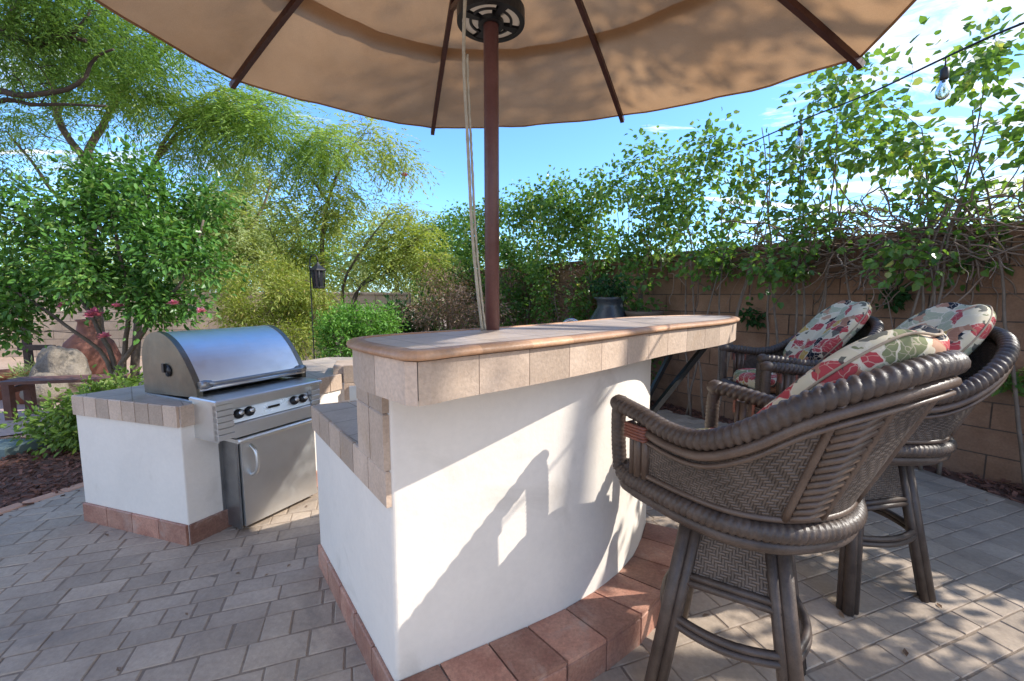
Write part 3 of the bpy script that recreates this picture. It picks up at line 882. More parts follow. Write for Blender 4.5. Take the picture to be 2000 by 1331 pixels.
def cpoint(k, f, r_, cap=False):
    """canopy surface: panel k, fraction f across it, r_ from apex 0 to rim 1"""
    a, b = tips[k], tips[(k + 1) % 8]
    pa = APEX.lerp(a, r_) ; pb = APEX.lerp(b, r_)
    p = pa.lerp(pb, f)
    w = 4 * f * (1 - f)
    out = (p - APEX); out.z = 0
    if out.length > 1e-4: out.normalize()
    p = p - V((0, 0, .05)) * w * r_ * (1 - .45 * r_) + out * (.012 * w * max(0, r_ - .2))
    p.z += .10 * sin(pi * r_) * .6
    if SPL - .001 <= r_ < SPL + .12 and not cap: p.z -= .012 * w * (1 - (r_ - SPL) / .12)
    p.z += .010 * noise.noise((cos(k + f) * 9, sin(k + f) * 9, r_ * 2)) * w
    p.z += .012 * noise.noise((p.x * 4 + k, p.y * 4, 1.3)) * r_ * w
    return p - O
SPL = .635
mb = MB(); mc = MB()
for k in range(8):
    mb.grid(lambda u, v: cpoint(k, u, SPL + (1 - SPL) * v), 14, 18)
    mc.grid(lambda u, v: cpoint(k, u, .02 + (SPL + .05 - .02) * v, True) + V((0, 0, .016 * v + .006)), 14, 14)
fix_normals(mb.build("canopy", MT['canvas'], um)); fix_normals(mc.build("vent_cap", MT['canvas'], um))
mb = MB()
rim = [cpoint(k, i / 14, 1.0) for k in range(8) for i in range(14)]
mb.tube(rim + [rim[0]], .006, 6); mb.build("hem", MT['canvas'], um)
def rod(mb_, a, b, w, h):
    d = (b - a).normalized(); s_ = d.cross(V((0, 0, 1))).normalized(); u_ = s_.cross(d)
    mb_.box(a - s_ * w / 2 - u_ * h, d * (b - a).length, s_ * w, u_ * h)
for k in range(8):
    mb = MB(); pr_ = [cpoint(k, 0, r_ / 10) - V((0, 0, .012)) for r_ in range(1, 11)]
    e = pr_[-1] + (pr_[-1] - pr_[-2]).normalized() * .022 - V((0, 0, .004))
    pr_.append(e)
    for a, b in zip(pr_, pr_[1:]): rod(mb, a, b + (b - a).normalized() * .002, .026, .03)
    mb.build("rib", MT['rib'], um)
    mb = MB(); mid = cpoint(k, 0, .46) - V((0, 0, .04)); dirv = (tips[k] - APEX); dirv.z = 0; dirv.normalize()
    rod(mb, V((0, 0, 2.56 - .8)) + dirv * .05, mid, .02, .024); mb.build("strut", MT['rib'], um)
mb = MB(); mb.tube([(0, 0, .01), (0, 0, 1.0), (0, 0, APEX.z - .8 + .02)], .0275, 20)
mb.build("pole", MT['pole'], um)
mb = MB(); mb.lathe([(.03, 0), (.055, .01), (.055, .07), (.03, .08)], (0, 0, 2.51 - .8), 20); mb.build("runner", MT['rib'], um); mb = MB()
mb.lathe([(.03, -.09), (.06, -.07), (.06, -.02), (.02, .05), (.0, .09)], (0, 0, APEX.z - .8 + .01), 20); mb.build("hub", MT['rib'], um)
mb = MB(); cp_ = [at(942, 645, 1.615), at(932, 560, 1.58), at(922, 450, 1.56), at(916, 330, 1.56), at(912, 250, 1.56), at(906, 120, 1.54), at(908, 10, 1.52), at(915, -60, 1.54)]
cc = spline([p - O for p in cp_], 8)
mb.tube(cc, .0065, 6, rope=(90, .25, 2)); c2 = [p + V((.012, .004, 0)) * (1 if i % 2 else .9) for i, p in enumerate(cc)]
mb.tube(c2[:len(c2) * 3 // 4], .005, 6, rope=(90, .25, 2)); mb.build("pull_cord", MT['rope'], um)

LZ = at(962, 40, 1.662).z
ul = thing("umbrella_light", "round black lamp disc clamped to the umbrella pole", "lamp", (PB_.x, PB_.y, LZ))
mb = MB()
def ring(r0, r1, z0, z1, a0=0, a1=2 * pi, ns=40):
    b = len(mb.v); full = abs(a1 - a0 - 2 * pi) < 1e-4
    for i in range(ns + 1):
        a = a0 + (a1 - a0) * i / ns
        for r_, z in ((r0, z0), (r1, z0), (r1, z1), (r0, z1)): mb.v.append(V((cos(a) * r_, sin(a) * r_, z)))
    for i in range(ns):
        for e in range(4):
            f = (e + 1) % 4
            mb.face([b + i * 4 + e, b + (i + 1) * 4 + e, b + (i + 1) * 4 + f, b + i * 4 + f], .5)
    if not full: mb.face([b, b + 1, b + 2, b + 3]); mb.face([b + ns * 4 + e for e in (3, 2, 1, 0)])
ring(.104, .122, -.012, .03); ring(.070, .078, -.008, .03); ring(.030, .046, -.02, .035)
for k in range(4):
    a = k * pi / 2 + .5
    ring(.046, .106, -.01, .028, a - .16, a + .16, 6)
ring(.03, .118, .026, .034)
fix_normals(mb.build("housing", MT['black'], ul))
for k in range(4):
    mb = MB(); a = k * pi / 2 + .5 + pi / 4; ring(.078, .104, -.004, .024, a - .55, a + .55, 14); mb_o = fix_normals(mb.build("lens", MT['lens'], ul))
    mb = MB(); ring(.046, .068, -.004, .024, a - .4, a + .4, 10); fix_normals(mb.build("lens", MT['lens'], ul))

# ------------------------------------------------------------------ wicker bar stools (local +x faces the bar)
def mir(p): return (p[0], -p[1], p[2])
def sym(pts):            # left half listed front to back -> full path, right side back to front
    return [V(p) for p in pts] + [V(mir(p)) for p in pts[:-1][::-1]]
RINGH = [(.272, .02, 0), (.270, .17, 0), (.262, .225, 0), (.225, .258, 0), (.13, .268, 0), (0, .272, 0), (-.13, .250, 0), (-.225, .180, 0), (-.272, .085, 0), (-.285, 0, 0)]
RING = spline(sym(RINGH), 6, closed=True)
def ringz(z, sc=1.0): return [V((p.x * sc, p.y * sc, z)) for p in RING] + [V((RING[0].x * sc, RING[0].y * sc, z))]
RAILH = [(.262, .252, .972), (.16, .268, .962), (.03, .286, .945), (-.09, .303, .960), (-.205, .304, 1.022), (-.31, .268, 1.110), (-.405, .155, 1.172), (-.442, 0, 1.196)]
RAIL = resample(spline(sym(RAILH), 10), .0032)
LOWH = [(.160, .268, .762), (.0, .272, .762), (-.13, .252, .762), (-.22, .185, .762), (-.268, .09, .762), (-.282, 0, .762)]
TOPH = [(.160, .272, .929), (.03, .286, .913), (-.09, .303, .928), (-.205, .304, .990), (-.31, .268, 1.078), (-.405, .155, 1.140), (-.442, 0, 1.164)]
LOWP = resample(spline(sym(LOWH), 8), .005); TOPP = resample(spline(sym(TOPH), 8), .005)
def pick(path, f):
    s = f * (len(path) - 1); i = min(int(s), len(path) - 2); return path[i].lerp(path[i + 1], s - i)


def make_stool(label, loc, rz, base_yaw, group):
    t = thing("bar_stool", label, "bar stool", loc, rz, group)
    # swivel seat ring
    mb = MB(); mb.tube(resample(ringz(.730), .0034), .029, 12, .5, rope=(56, .22, 2.0)); ringo = mb.build("seat_ring", MT['cane'], t)
    mb = MB(); mb.tube(ringz(.690, .985), .018, 10, .6); mb.tube(ringz(.672, .93), .014, 8, .4); mb.build("lower_band", MT['cane'], ringo)
    mb = MB(); mb.prism([(p.x * .95, p.y * .95) for p in RING], .665, .735); mb.build("seat_deck", MT['caneb'], t)
    # arm and back rail wrapped in cane, one piece with its front posts
    mb = MB(); fp = [V((.268, .240, .73)), V((.272, .246, .82)), V((.272, .250, .92)), V((.266, .252, .962))]
    mb.tube(RAIL, .0295, 14, .5, rope=(44, .27, 2.0))
    for s in (1, -1):
        e = V((.262, .252 * s, .972))
        mb.lathe([(.0, -.03), (.022, -.026), (.030, -.01), (.030, .01), (.02, .026), (.0, .03)], e + V((.004, 0, 0)), 14, .5, (1, 0, 0))
    mb.build("arm_rail", MT['cane'], t)
    for s in (1, -1):
        mb = MB(); mb.tube(resample(spline([(p.x, p.y * s, p.z) for p in fp], 8), .0045), .025, 12, .5, rope=(64, .22, 3.0)); mb.build("front_post", MT['cane'], t)
    # woven shell
    H_ = 90; Ltot = 1.35
    def sh(u, v):
        a, b = pick(LOWP, u), pick(TOPP, u); p = a.lerp(b, v); return p
    mb = MB()
    mb.grid(lambda u, v: sh(u, v), 110, 12, .5, True, lambda u, v: (u * 1.5, (.02 + v) * (.17 + .22 * sin(pi * u) ** 2)))
    mb.grid(lambda u, v: sh(u, v) * .0 + V((sh(u, v).x * .965 + .004, sh(u, v).y * .965, sh(u, v).z)), 60, 8, .5, True, lambda u, v: (u * 1.5, v * (.17 + .22 * sin(pi * u) ** 2)))
    mb.build("woven_shell", MT['weave'], t)
    mb = MB()
    mb.tube([p * 1.0 + V((0, 0, .004)) for p in resample(LOWP, .02)], .010, 8); mb.tube([V((p.x * 1.012, p.y * 1.012, p.z - .012)) for p in resample(TOPP, .02)], .014, 8)
    mb.tube([V((p.x * 1.012, p.y * 1.012, p.z - .04)) for p in resample(TOPP, .02)], .007, 6)
    for s in (1, -1):
        for dx, w in ((.0, .013), (.028, .016), (.054, .010)):
            mb.tube([(.160 + dx - .03, .270 * s, .755), (.160 + dx - .03, .274 * s, .93)], w, 8)
        # corner stiles beside the ribbed strip
        for f in (.345, .425) if s > 0 else (.655, .575):
            mb.tube([sh(f, v / 8) * 1.012 - V((0, 0, .003)) for v in range(9)], .0095, 8)
    mb.build("panel_frame", MT['caneb'], t)
    for s in (1, -1):
        mb = MB()
        for k in range(15):
            v0 = .04 + k * .064; f0, f1 = (.352, .418) if s > 0 else (.648, .582)
            a, b = sh(f0, v0 - .02), sh(f1, v0 + .035); o = V((a.x, a.y, 0)).normalized() * .010
            mb.tube([a * 1.004, (a + b) / 2 + o, b * 1.004], .0098, 7, rng.random())
        mb.build("ribbed_corner", MT['caneb'], t)
        mb = MB(); c = V((.155, .274 * s, .908))
        for k in range(5): mb.tube([c + V((-.035, -.012 * s, -.02 + k * .010)), c + V((-.036, .022 * s, -.02 + k * .010)), c + V((.038, .022 * s, -.02 + k * .010)), c + V((.038, -.012 * s, -.02 + k * .010))], .006, 6, rng.random())
        mb.build("leather_binding", MT['leather'], t)
    # cushions
    def sup(c, rx, ry, rz_, e1, e2, xf, nu=40, nv=24, dent=.0):
        def fn(u, v):
            a, b = 2 * pi * u, -pi / 2 + pi * v
            sp = lambda x, e: math.copysign(abs(x) ** e, x)
            p = V((rx * sp(cos(b), e1) * sp(cos(a), e2), ry * sp(cos(b), e1) * sp(sin(a), e2), rz_ * sp(sin(b), e1)))
            p *= 1 + .035 * noise.noise(p * 9 + V(c) * 7)
            return xf(p)
        return fn
    mb = MB(); mb.grid(sup((0, 0, 0), .235, .222, .058, .55, .45, lambda p: p + V((.02, 0, .79))), 48, 24); mb.build("seat_cushion", MT['floral'], t)
    lean = Matrix.Rotation(R(-40), 4, 'Y')
    def bx(p):
        q = V((p.x + .95 * p.y * p.y - .10 * math.cos(p.y * 30) * .06, p.y * (1 - .25 * max(0, p.z / .28) ** 2), p.z))
        return lean @ q + V((-.245, 0, 1.052))
    mb = MB(); mb.grid(sup((1, 0, 0), .060, .190, .272, .6, .66, bx), 56, 40)
    bc = mb.build("back_cushion", MT['floral'], t)
    mb = MB(); sg = lambda x, e: math.copysign(abs(x) ** e, x)
    mb.tube([bx(V((0, .190 * sg(cos(a), .6), .272 * sg(sin(a), .6))) * 1.012) for a in [2 * pi * q / 90 for q in range(91)]], .0035, 6); mb.build("piping", MT['piping'], bc)
    # four legged base under the swivel
    def lp(sx, sy, z): k = .118 + (.670 - z) * .134; return V((sx * k, sy * k, z))
    for sx in (1, -1):
        for sy in (1, -1):
            mb = MB()
            mb.tube([lp(sx, sy, .67), lp(sx, sy, 0)], .020, 10, .6)
            mb.tube([lp(sx, sy, .67) + V((-sx * .030, 0, 0)), lp(sx, sy, 0) + V((-sx * .030, 0, 0))], .016, 8, .4)
            mb.tube([lp(sx, sy, .67) + V((0, -sy * .030, 0)), lp(sx, sy, 0) + V((0, -sy * .030, 0))], .016, 8, .5)
            mb.build("leg", MT['cane'], t).rotation_euler.z = base_yaw
    for k in range(4):
        c0, c1 = [((1, 1), (1, -1)), ((1, -1), (-1, -1)), ((-1, -1), (-1, 1)), ((-1, 1), (1, 1))][k]
        mb = MB(); mb.grid(lambda u, v: lp(*c0, .665 - .21 * v).lerp(lp(*c1, .665 - .21 * v), .04 + .92 * u), 8, 6, .5, True, lambda u, v: (u * .28, v * .22)); mb.build("apron_panel", MT['weave'], t).rotation_euler.z = base_yaw
        mb = MB()
        for z, r_ in ((.452, .012), (.430, .013)): mb.tube([lp(*c0, z), lp(*c1, z)], r_, 8)
        mb.build("apron_rail", MT['cane'], t).rotation_euler.z = base_yaw
        mb = MB()
        for z, r_ in ((.310, .012), (.287, .012)):
            a, b = lp(*c0, z), lp(*c1, z); m_ = (a + b) / 2; o = V((m_.x, m_.y, 0)).normalized()
            mb.tube([a.lerp(b, q / 14) + o * (.045 * sin(pi * q / 14) - .010) for q in range(15)], r_, 8)
        mb.build("stretcher", MT['cane'], t).rotation_euler.z = base_yaw
    mb = MB(); mb.lathe([(.09, .60), (.09, .635), (.05, .645)], (0, 0, 0), 18); mb.build("swivel_plate", MT['iron'], t)
    return t


def relabel(o, label): o["label"] = label; return o
GS = "wicker bar stools around the bar"
s1 = make_stool("wicker bar stool nearest the camera, side on to the white bar wall", (.752, 1.372, 0), math.atan2(.866, -.5), R(28), GS)
s1.scale = (1.06, 1.06, 1); s2 = copy_tree(s1); s2.location = (1.605, 1.96, 0); s2.rotation_euler.z = math.atan2(.12, -.99)
relabel(s2, "middle wicker bar stool, at right between the nearest stool and the block wall")
s3 = copy_tree(s1); s3.location = (1.80, 2.80, 0); s3.rotation_euler.z = math.atan2(.06, -1)
relabel(s3, "farthest wicker bar stool, at the rounded end of the tiled bar top")
for s_, by in ((s2, R(18)), (s3, R(10))):
    for ch in [k for k in bpy.data.objects if k.parent == s_]:
        if ch.name.split('.')[0] == "back_cushion": ch.location.z = .04
        if ch.name.split('.')[0] in ("leg", "apron_panel", "apron_rail", "stretcher"): ch.rotation_euler.z = by

# ------------------------------------------------------------------ plants
def plant(name, label, cat, base, stems, blobs, lm, sm, L, Wd, per, rc, kind=0, group=None, seed=0, hang=.2, twig=.006, thr=-.15, nf=1.6, flowers=None, twigs=True, stemname="stem", crownname="foliage", upb=.4, spray=0):
    """stems = [(points, r0, r1)] in world space; blobs = [(centre, (rx,ry,rz), clusters)]"""
    r = random.Random(seed); base = V(base)
    t = thing(name, label, cat, base, 0, group)
    ms, ml = MB(), MB(); sk = []
    for pts, r0, r1 in stems:
        P = resample(spline(pts, 6), .12) if len(pts) > 2 else resample([V(p) for p in pts], .12)
        n = len(P)
        P = [p + V((noise.noise(p * 3 + V((seed, 0, 0))), noise.noise(p * 3 + V((0, seed, 5))), 0)) * (.03 if 0 < i else 0) for i, p in enumerate(P)]
        ms.tube([p - base for p in P], [r0 + (r1 - r0) * i / max(1, n - 1) for i in range(n)], 7 if r0 > .012 else 5)
        sk += [(p, r0 + (r1 - r0) * i / n) for i, p in enumerate(P)]
    for c, rad, ncl in blobs:
        c = V(c); k = 0; tries = 0
        while k < ncl and tries < ncl * 12:
            tries += 1
            d = V((r.gauss(0, 1), r.gauss(0, 1), r.gauss(0, 1))).normalized() * (r.random() ** .42)
            T = c + V((d.x * rad[0], d.y * rad[1], d.z * rad[2]))
            if noise.noise(T * nf + V((seed * 3.1, 0, 0))) < thr + .12 * r.random(): continue
            k += 1
            S, rs = min(sk, key=lambda q: (q[0] - T).length_squared + (0 if q[0].z < T.z + .1 else .3)) if sk else (c, .01)
            D = (T - S)
            if twigs and D.length > .06:
                mid = S.lerp(T, .5) + V((r.uniform(-.06, .06), r.uniform(-.06, .06), .10 * D.length))
                tw = spline([S, mid, T], 3)
                a = min(rs * .7, twig)
                ms.tube([p - base for p in tw], [a - (a - twig * .25) * i / (len(tw) - 1) for i in range(len(tw))], 4, .5, None, False)
                sk.append((mid, a * .8)); 
            ct = r.random() * .5 + r.random() * .2
            if spray:
                for _ in range(spray):
                    hd = V((r.gauss(0, 1), r.gauss(0, 1), 0)); hd = hd.normalized() if hd.length > .01 else V((1, 0, 0))
                    dd = (hd * .8 + D.normalized() * .5 + V((0, 0, r.uniform(-.7, .25)))).normalized(); q0 = T - base; sl = rc * r.uniform(.9, 1.6); m_ = max(4, per // spray)
                    for z_ in range(m_):
                        f_ = (z_ + .5) / m_; pp_ = q0 + dd * (sl * f_) - V((0, 0, .45 * sl * f_ * f_)); sdv = dd.cross(V((0, 0, 1)))
                        ml.leaf(pp_, dd * .75 + sdv * (1 if z_ % 2 else -1) * r.uniform(.5, .9) - V((0, 0, .25)), V((r.gauss(0, .5), r.gauss(0, .5), 1)), L * r.uniform(.7, 1.15), Wd, min(1, max(0, ct + r.uniform(-.1, .35))), 0)
                continue
            for _ in range(per):
                o = V((r.gauss(0, 1), r.gauss(0, 1), r.gauss(0, 1))) * (rc * .55)
                p = T + o - base
                dr = (o.normalized() * .9 + D.normalized() * .4 * (1 if D.length > 0 else 0) + V((r.gauss(0, .35), r.gauss(0, .35), r.gauss(0, .35) - hang)))
                nm = V((r.gauss(0, .6), r.gauss(0, .6), upb + r.random()))
                q = r.uniform(.65, 1.2)
                ml.leaf(p, dr, nm, L * q, Wd * q, min(1, max(0, ct + r.uniform(-.12, .42))), kind)
    if ms.v: ms.build(stemname, sm, t)
    if ml.v: ml.build(crownname, lm, t)
    for fp_, sz in (flowers or []):
        mf = MB(); fp_ = V(fp_) - base
        for k in range(16):
            a = k * 2.4 + r.uniform(-.4, .4); tilt = .15 + 1.3 * (k / 16) + r.uniform(-.2, .2)
            d = V((cos(a) * sin(tilt), sin(a) * sin(tilt) - .3, cos(tilt) * .6))
            mf.leaf(fp_ + d * sz * .1, d, V((r.gauss(0, .4), r.gauss(0, .4), 1)), sz * r.uniform(.5, .75), sz * .5, r.random(), 1)
        mf.build("flower", MT['petal'], t)
    return t


def gnd(px, y): p = at(px, 577, y); return V((p.x, y, -.03))
def B(px, py, y, rad, n): return (at(px, py, y), rad if isinstance(rad, tuple) else (rad, rad, rad), n)

# mesquite with forked trunk at left
b0 = gnd(178, 6.2)
plant("mesquite_tree", "feathery mesquite tree with forked trunk rising behind the rose shrub at left", "tree", b0,
      [([b0, at(176, 480, 6.2), at(172, 345, 6.2), at(172, 305, 6.2)], .10, .075), ([at(172, 310, 6.2), at(140, 280, 6.2), at(108, 215, 6.1), at(98, 150, 6.0), at(60, 60, 5.8)], .05, .018),
       ([at(172, 310, 6.2), at(186, 270, 6.3), at(215, 220, 6.2), at(260, 150, 6.0), at(340, 90, 5.8)], .05, .015), ([at(172, 330, 6.2), at(130, 260, 6.4), at(120, 200, 6.4), at(190, 120, 6.4)], .03, .012),
       ([b0 + V((.3, .2, 0)), at(285, 420, 6.5), at(300, 320, 6.4), at(345, 240, 6.3), at(430, 170, 6.2)], .06, .015), ([at(300, 320, 6.4), at(330, 280, 6.4), at(370, 250, 6.3), at(520, 210, 6.2)], .03, .01),
       ([at(200, 450, 6.2), at(110, 380, 6.2), at(60, 320, 6.1), at(20, 260, 6.0)], .04, .012)],
      [B(60, 110, 5.8, (.8, .7, .5), 102), B(200, 60, 5.8, (.8, .7, .5), 110), B(330, 130, 5.8, (.75, .7, .5), 127), B(290, 210, 6.3, (.8, .6, .45), 85), B(430, 190, 6.0, (.7, .6, .40), 127), B(535, 235, 6.0, (.55, .6, .38), 93),
       B(625, 275, 6.2, (.40, .5, .30), 47), B(60, 250, 6.2, (.9, .7, .5), 68), B(400, 300, 6.4, (.6, .6, .35), 51), B(350, -40, 5.2, (1.2, .8, .5), 102)],
      MT['l_mesq'], MT['bark'], .10, .016, 54, .40, 0, None, 3, .55, .008, -.02, 1.5, spray=3, stemname="trunk", crownname="crown")
b0 = V((-6.6, 4.3, -.03))
plant("overhanging_tree", "big tree at the far left with heavy limbs reaching in at the top corner", "tree", b0,
      [([b0, V((-6.5, 4.3, 2.0)), V((-5.9, 4.2, 3.6)), at(0, 70, 4.2), at(65, 88, 4.2), at(110, 70, 4.2), at(168, 80, 4.2)], .16, .016), ([at(60, 86, 4.2), at(85, 70, 4.2), at(140, 66, 4.1), at(170, 20, 4.0)], .03, .01),
       ([V((-6.4, 4.3, 2.4)), at(-60, 190, 4.3), at(50, 188, 4.3), at(120, 178, 4.3), at(170, 150, 4.3), at(185, 115, 4.3), at(225, 98, 4.2)], .06, .009), ([V((-6.4, 4.3, 2.2)), at(-40, 210, 4.4), at(80, 206, 4.4), at(205, 206, 4.4)], .05, .008),
       ([at(0, 70, 4.2), at(30, 15, 4.1), at(60, -60, 3.9)], .05, .02)],
      [B(20, 30, 4.0, (.45, .4, .25), 72), B(130, 25, 4.0, (.45, .4, .22), 72), B(60, 130, 4.4, (.5, .4, .22), 56), B(210, 40, 4.3, (.35, .4, .25), 48), B(-60, 280, 4.5, (.6, .5, .5), 64), B(70, -70, 3.8, (.8, .6, .3), 64)],
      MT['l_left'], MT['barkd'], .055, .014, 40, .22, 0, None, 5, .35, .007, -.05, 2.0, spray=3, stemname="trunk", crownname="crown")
# rose / hibiscus shrub with pink flowers
b0 = gnd(232, 4.35)
fl = [((185, 618), .15), ((232, 600), .09), ((205, 660), .11), ((342, 595), .10), ((394, 610), .09), ((125, 600), .09)]
plant("flowering_shrub", "large dense green shrub with pink flowers behind the grill counter", "shrub", b0,
      [([b0, at(225, 720, 4.35), at(190, 640, 4.35), at(130, 540, 4.4), at(60, 460, 4.4)], .03, .01), ([b0, at(240, 690, 4.3), at(250, 600, 4.3), at(230, 470, 4.3), at(210, 380, 4.3)], .03, .01),
       ([b0, at(225, 740, 4.3), at(300, 620, 4.3), at(360, 540, 4.3), at(400, 430, 4.3)], .03, .01), ([b0, at(205, 700, 4.3), at(120, 630, 4.2), at(20, 560, 4.2)], .025, .01)],
      [B(50, 440, 4.5, (.5, .5, .45), 137), B(180, 420, 4.4, (.5, .5, .45), 187), B(310, 420, 4.4, (.45, .5, .4), 162), B(370, 520, 4.3, (.36, .45, .40), 143), B(230, 530, 4.2, (.55, .5, .40), 212), B(90, 560, 4.2, (.45, .4, .32), 150),
       B(-20, 570, 4.2, (.35, .4, .35), 87), B(330, 590, 4.3, (.36, .4, .22), 87), B(255, 345, 4.4, (.28, .3, .30), 50), B(405, 400, 4.5, (.25, .3, .2), 35), B(150, 340, 4.5, (.3, .3, .2), 37), B(20, 640, 4.2, (.3, .3, .15), 37)],
      MT['l_hib'], MT['bark'], .062, .034, 13, .13, 1, None, 8, .2, .005, -.02, 2.3, [(at(x, y, 3.92), s * .8) for (x, y), s in fl])
b0 = gnd(165, 3.85)
plant("low_shrub", "low rounded green shrub beside the white grill counter at left", "shrub", b0, [([b0, at(150, 850, 3.8), at(120, 810, 3.75)], .012, .005), ([b0, at(190, 840, 3.8), at(220, 770, 3.8)], .012, .005), ([b0, at(160, 830, 3.8), at(165, 770, 3.8)], .012, .005)],
      [B(105, 825, 3.85, (.22, .25, .18), 60), B(170, 795, 3.85, (.28, .25, .18), 80), B(225, 765, 3.85, (.25, .25, .13), 60), B(160, 850, 3.7, (.22, .2, .14), 50), B(250, 800, 3.75, (.2, .2, .2), 30)],
      MT['l_low'], MT['stem'], .058, .03, 12, .10, 1, None, 9, .1, .004, -.3, 3)
# yellow green tree in the middle distance
b0 = gnd(640, 6.9)
plant("yellow_tree", "loose yellow green tree with pale slender trunk behind the lantern", "tree", b0,
      [([b0, at(630, 560, 6.9), at(632, 460, 6.9), at(645, 380, 6.9), at(690, 280, 6.9)], .055, .015), ([b0 + V((.25, 0, 0)), at(670, 570, 6.9), at(700, 500, 6.9), at(760, 420, 6.9)], .035, .012), ([b0 + V((.3, 0, 0)), at(700, 570, 6.8), at(760, 520, 6.8), at(810, 470, 6.8)], .03, .01),
       ([at(645, 400, 6.9), at(600, 340, 6.9), at(560, 300, 6.9)], .025, .008), ([b0, at(600, 600, 6.9), at(560, 520, 6.9), at(530, 450, 6.9)], .03, .01), ([b0 + V((.3, 0, 0)), at(690, 590, 6.7), at(730, 545, 6.7), at(800, 520, 6.7)], .022, .008)],
      [B(690, 275, 6.9, (.75, .6, .38), 150), B(600, 330, 6.9, (.6, .6, .45), 120), B(770, 310, 6.9, (.5, .5, .35), 80), B(580, 430, 6.9, (.6, .6, .5), 150), B(700, 420, 6.9, (.6, .6, .45), 160), B(780, 450, 6.9, (.55, .6, .45), 170), B(840, 490, 6.9, (.4, .5, .35), 120), B(620, 510, 6.6, (.55, .5, .35), 140), B(740, 500, 6.7, (.5, .5, .3), 120)],
      MT['l_yel'], MT['bark'], .085, .022, 20, .26, 0, None, 12, .25, .007, -.08, 1.7, spray=2, stemname="trunk", crownname="crown", flowers=[(at(790, 345, 6.7), .10)])
b0 = gnd(545, 5.9)
plant("olive_shrub", "airy olive green shrub directly behind the grill hood", "shrub", b0, [([b0, at(540, 640, 5.9), at(510, 560, 5.9)], .02, .006), ([b0, at(560, 620, 5.9), at(580, 550, 5.9)], .02, .006), ([b0, at(600, 660, 5.9), at(620, 600, 5.9)], .02, .006)],
      [B(520, 570, 5.9, (.45, .5, .45), 416), B(590, 600, 5.9, (.4, .5, .45), 384), B(470, 600, 5.9, (.3, .4, .4), 136), B(560, 660, 5.8, (.5, .4, .3), 190)], MT['l_yel'], MT['stem'], .065, .016, 18, .15, 0, None, 14, .2, .005, -.2, 2)
b0 = gnd(420, 10.5)
plant("pale_tree", "pale hazy green tree in the distance between the rose shrub and the yellow tree", "tree", b0, [([b0, at(430, 560, 10.5), at(440, 430, 10.5)], .1, .04), ([at(435, 520, 10.5), at(400, 440, 10.5), at(380, 380, 10.5)], .05, .02), ([at(435, 500, 10.5), at(500, 430, 10.5), at(530, 360, 10.5)], .05, .02)],
      [B(430, 420, 10.5, (1.3, 1, .9), 240), B(510, 430, 10.5, (1, .9, .8), 180), B(370, 480, 10.5, (.9, .8, .7), 140), B(470, 520, 10.5, (1.3, .8, .7), 180), B(480, 330, 10.5, (.8, .8, .5), 80)], MT['l_pale'], MT['bark'], .14, .04, 26, .42, 0, None, 15, .3, .012, -.1, .9, spray=2, stemname="trunk", crownname="crown")
b0 = gnd(715, 4.9)
plant("round_bush", "bright green clipped round bush beyond the rear counter", "shrub", b0, [([b0, at(700, 680, 4.9), at(690, 640, 4.9)], .02, .008), ([b0, at(720, 680, 4.9), at(740, 630, 4.9)], .02, .008)],
      [B(680, 640, 4.9, (.34, .36, .24), 221), B(740, 635, 4.95, (.26, .34, .22), 156), B(700, 690, 4.8, (.42, .36, .25), 156), B(650, 660, 4.85, (.15, .3, .2), 52)], MT['l_round'], MT['stem'], .045, .02, 16, .075, 0, None, 17, .0, .004, -.4, 3)
b0 = gnd(800, 6.0)
plant("dark_bush", "small dark green bush right of the clipped round bush", "shrub", b0, [([b0, at(795, 650, 6), at(790, 600, 6)], .02, .008)], [B(795, 630, 6.0, (.35, .4, .3), 110), B(820, 660, 6, (.35, .4, .25), 60)], MT['l_dark'], MT['stem'], .06, .03, 14, .1, 1, None, 18, .1, .004, -.3, 3)
b0 = gnd(870, 5.6)
plant("dry_bush", "dead brown leafless bush behind the umbrella pole", "shrub", b0, [([b0, at(860, 640, 5.6), at(830, 570, 5.6)], .015, .005), ([b0, at(880, 640, 5.6), at(900, 560, 5.6)], .015, .005), ([b0, at(900, 650, 5.6), at(950, 590, 5.6)], .015, .005)],
      [B(840, 610, 5.6, (.38, .4, .30), 150), B(900, 600, 5.6, (.34, .4, .30), 140), B(960, 620, 5.6, (.3, .4, .25), 80), B(860, 545, 5.7, (.3, .3, .15), 40)], MT['l_dry'], MT['twig'], .05, .014, 12, .11, 0, None, 19, .1, .006, -.4, 3)

FAR = ["behind the wood post", "left of the forked mesquite trunk", "between mesquite and grill", "above the grill hood", "behind the garden lantern", "behind the dry brown bush", "left of the umbrella pole"]
for k, (px, py, yy, w_, h_) in enumerate(((20, 500, 14, 2.2, 1.5), (150, 520, 15, 2.2, 1.2), (330, 500, 13.5, 2.0, 1.4), (470, 470, 15, 2.2, 1.8), (620, 490, 14.5, 2.0, 1.6), (770, 500, 14, 2.0, 1.4), (890, 510, 15, 1.8, 1.3))):
    b0 = gnd(px, yy); c_ = at(px, py, yy)
    plant("far_tree", "hazy green tree far beyond the garden wall, " + FAR[k], "tree", b0, [([b0, b0 + V((.1, 0, 1.2)), c_], .12, .05)],
          [(c_, (w_, 1.2, h_), 120), (c_ - V((0, 0, .9)), (w_ * 1.05, 1.2, .9), 80)], MT['l_pale' if k % 2 else 'l_mesq'], MT['bark'], .20, .075, 20, .4, 0, "trees beyond the garden wall", 300 + k, .2, .015, -.2, .8, None, False, stemname="trunk", crownname="crown")

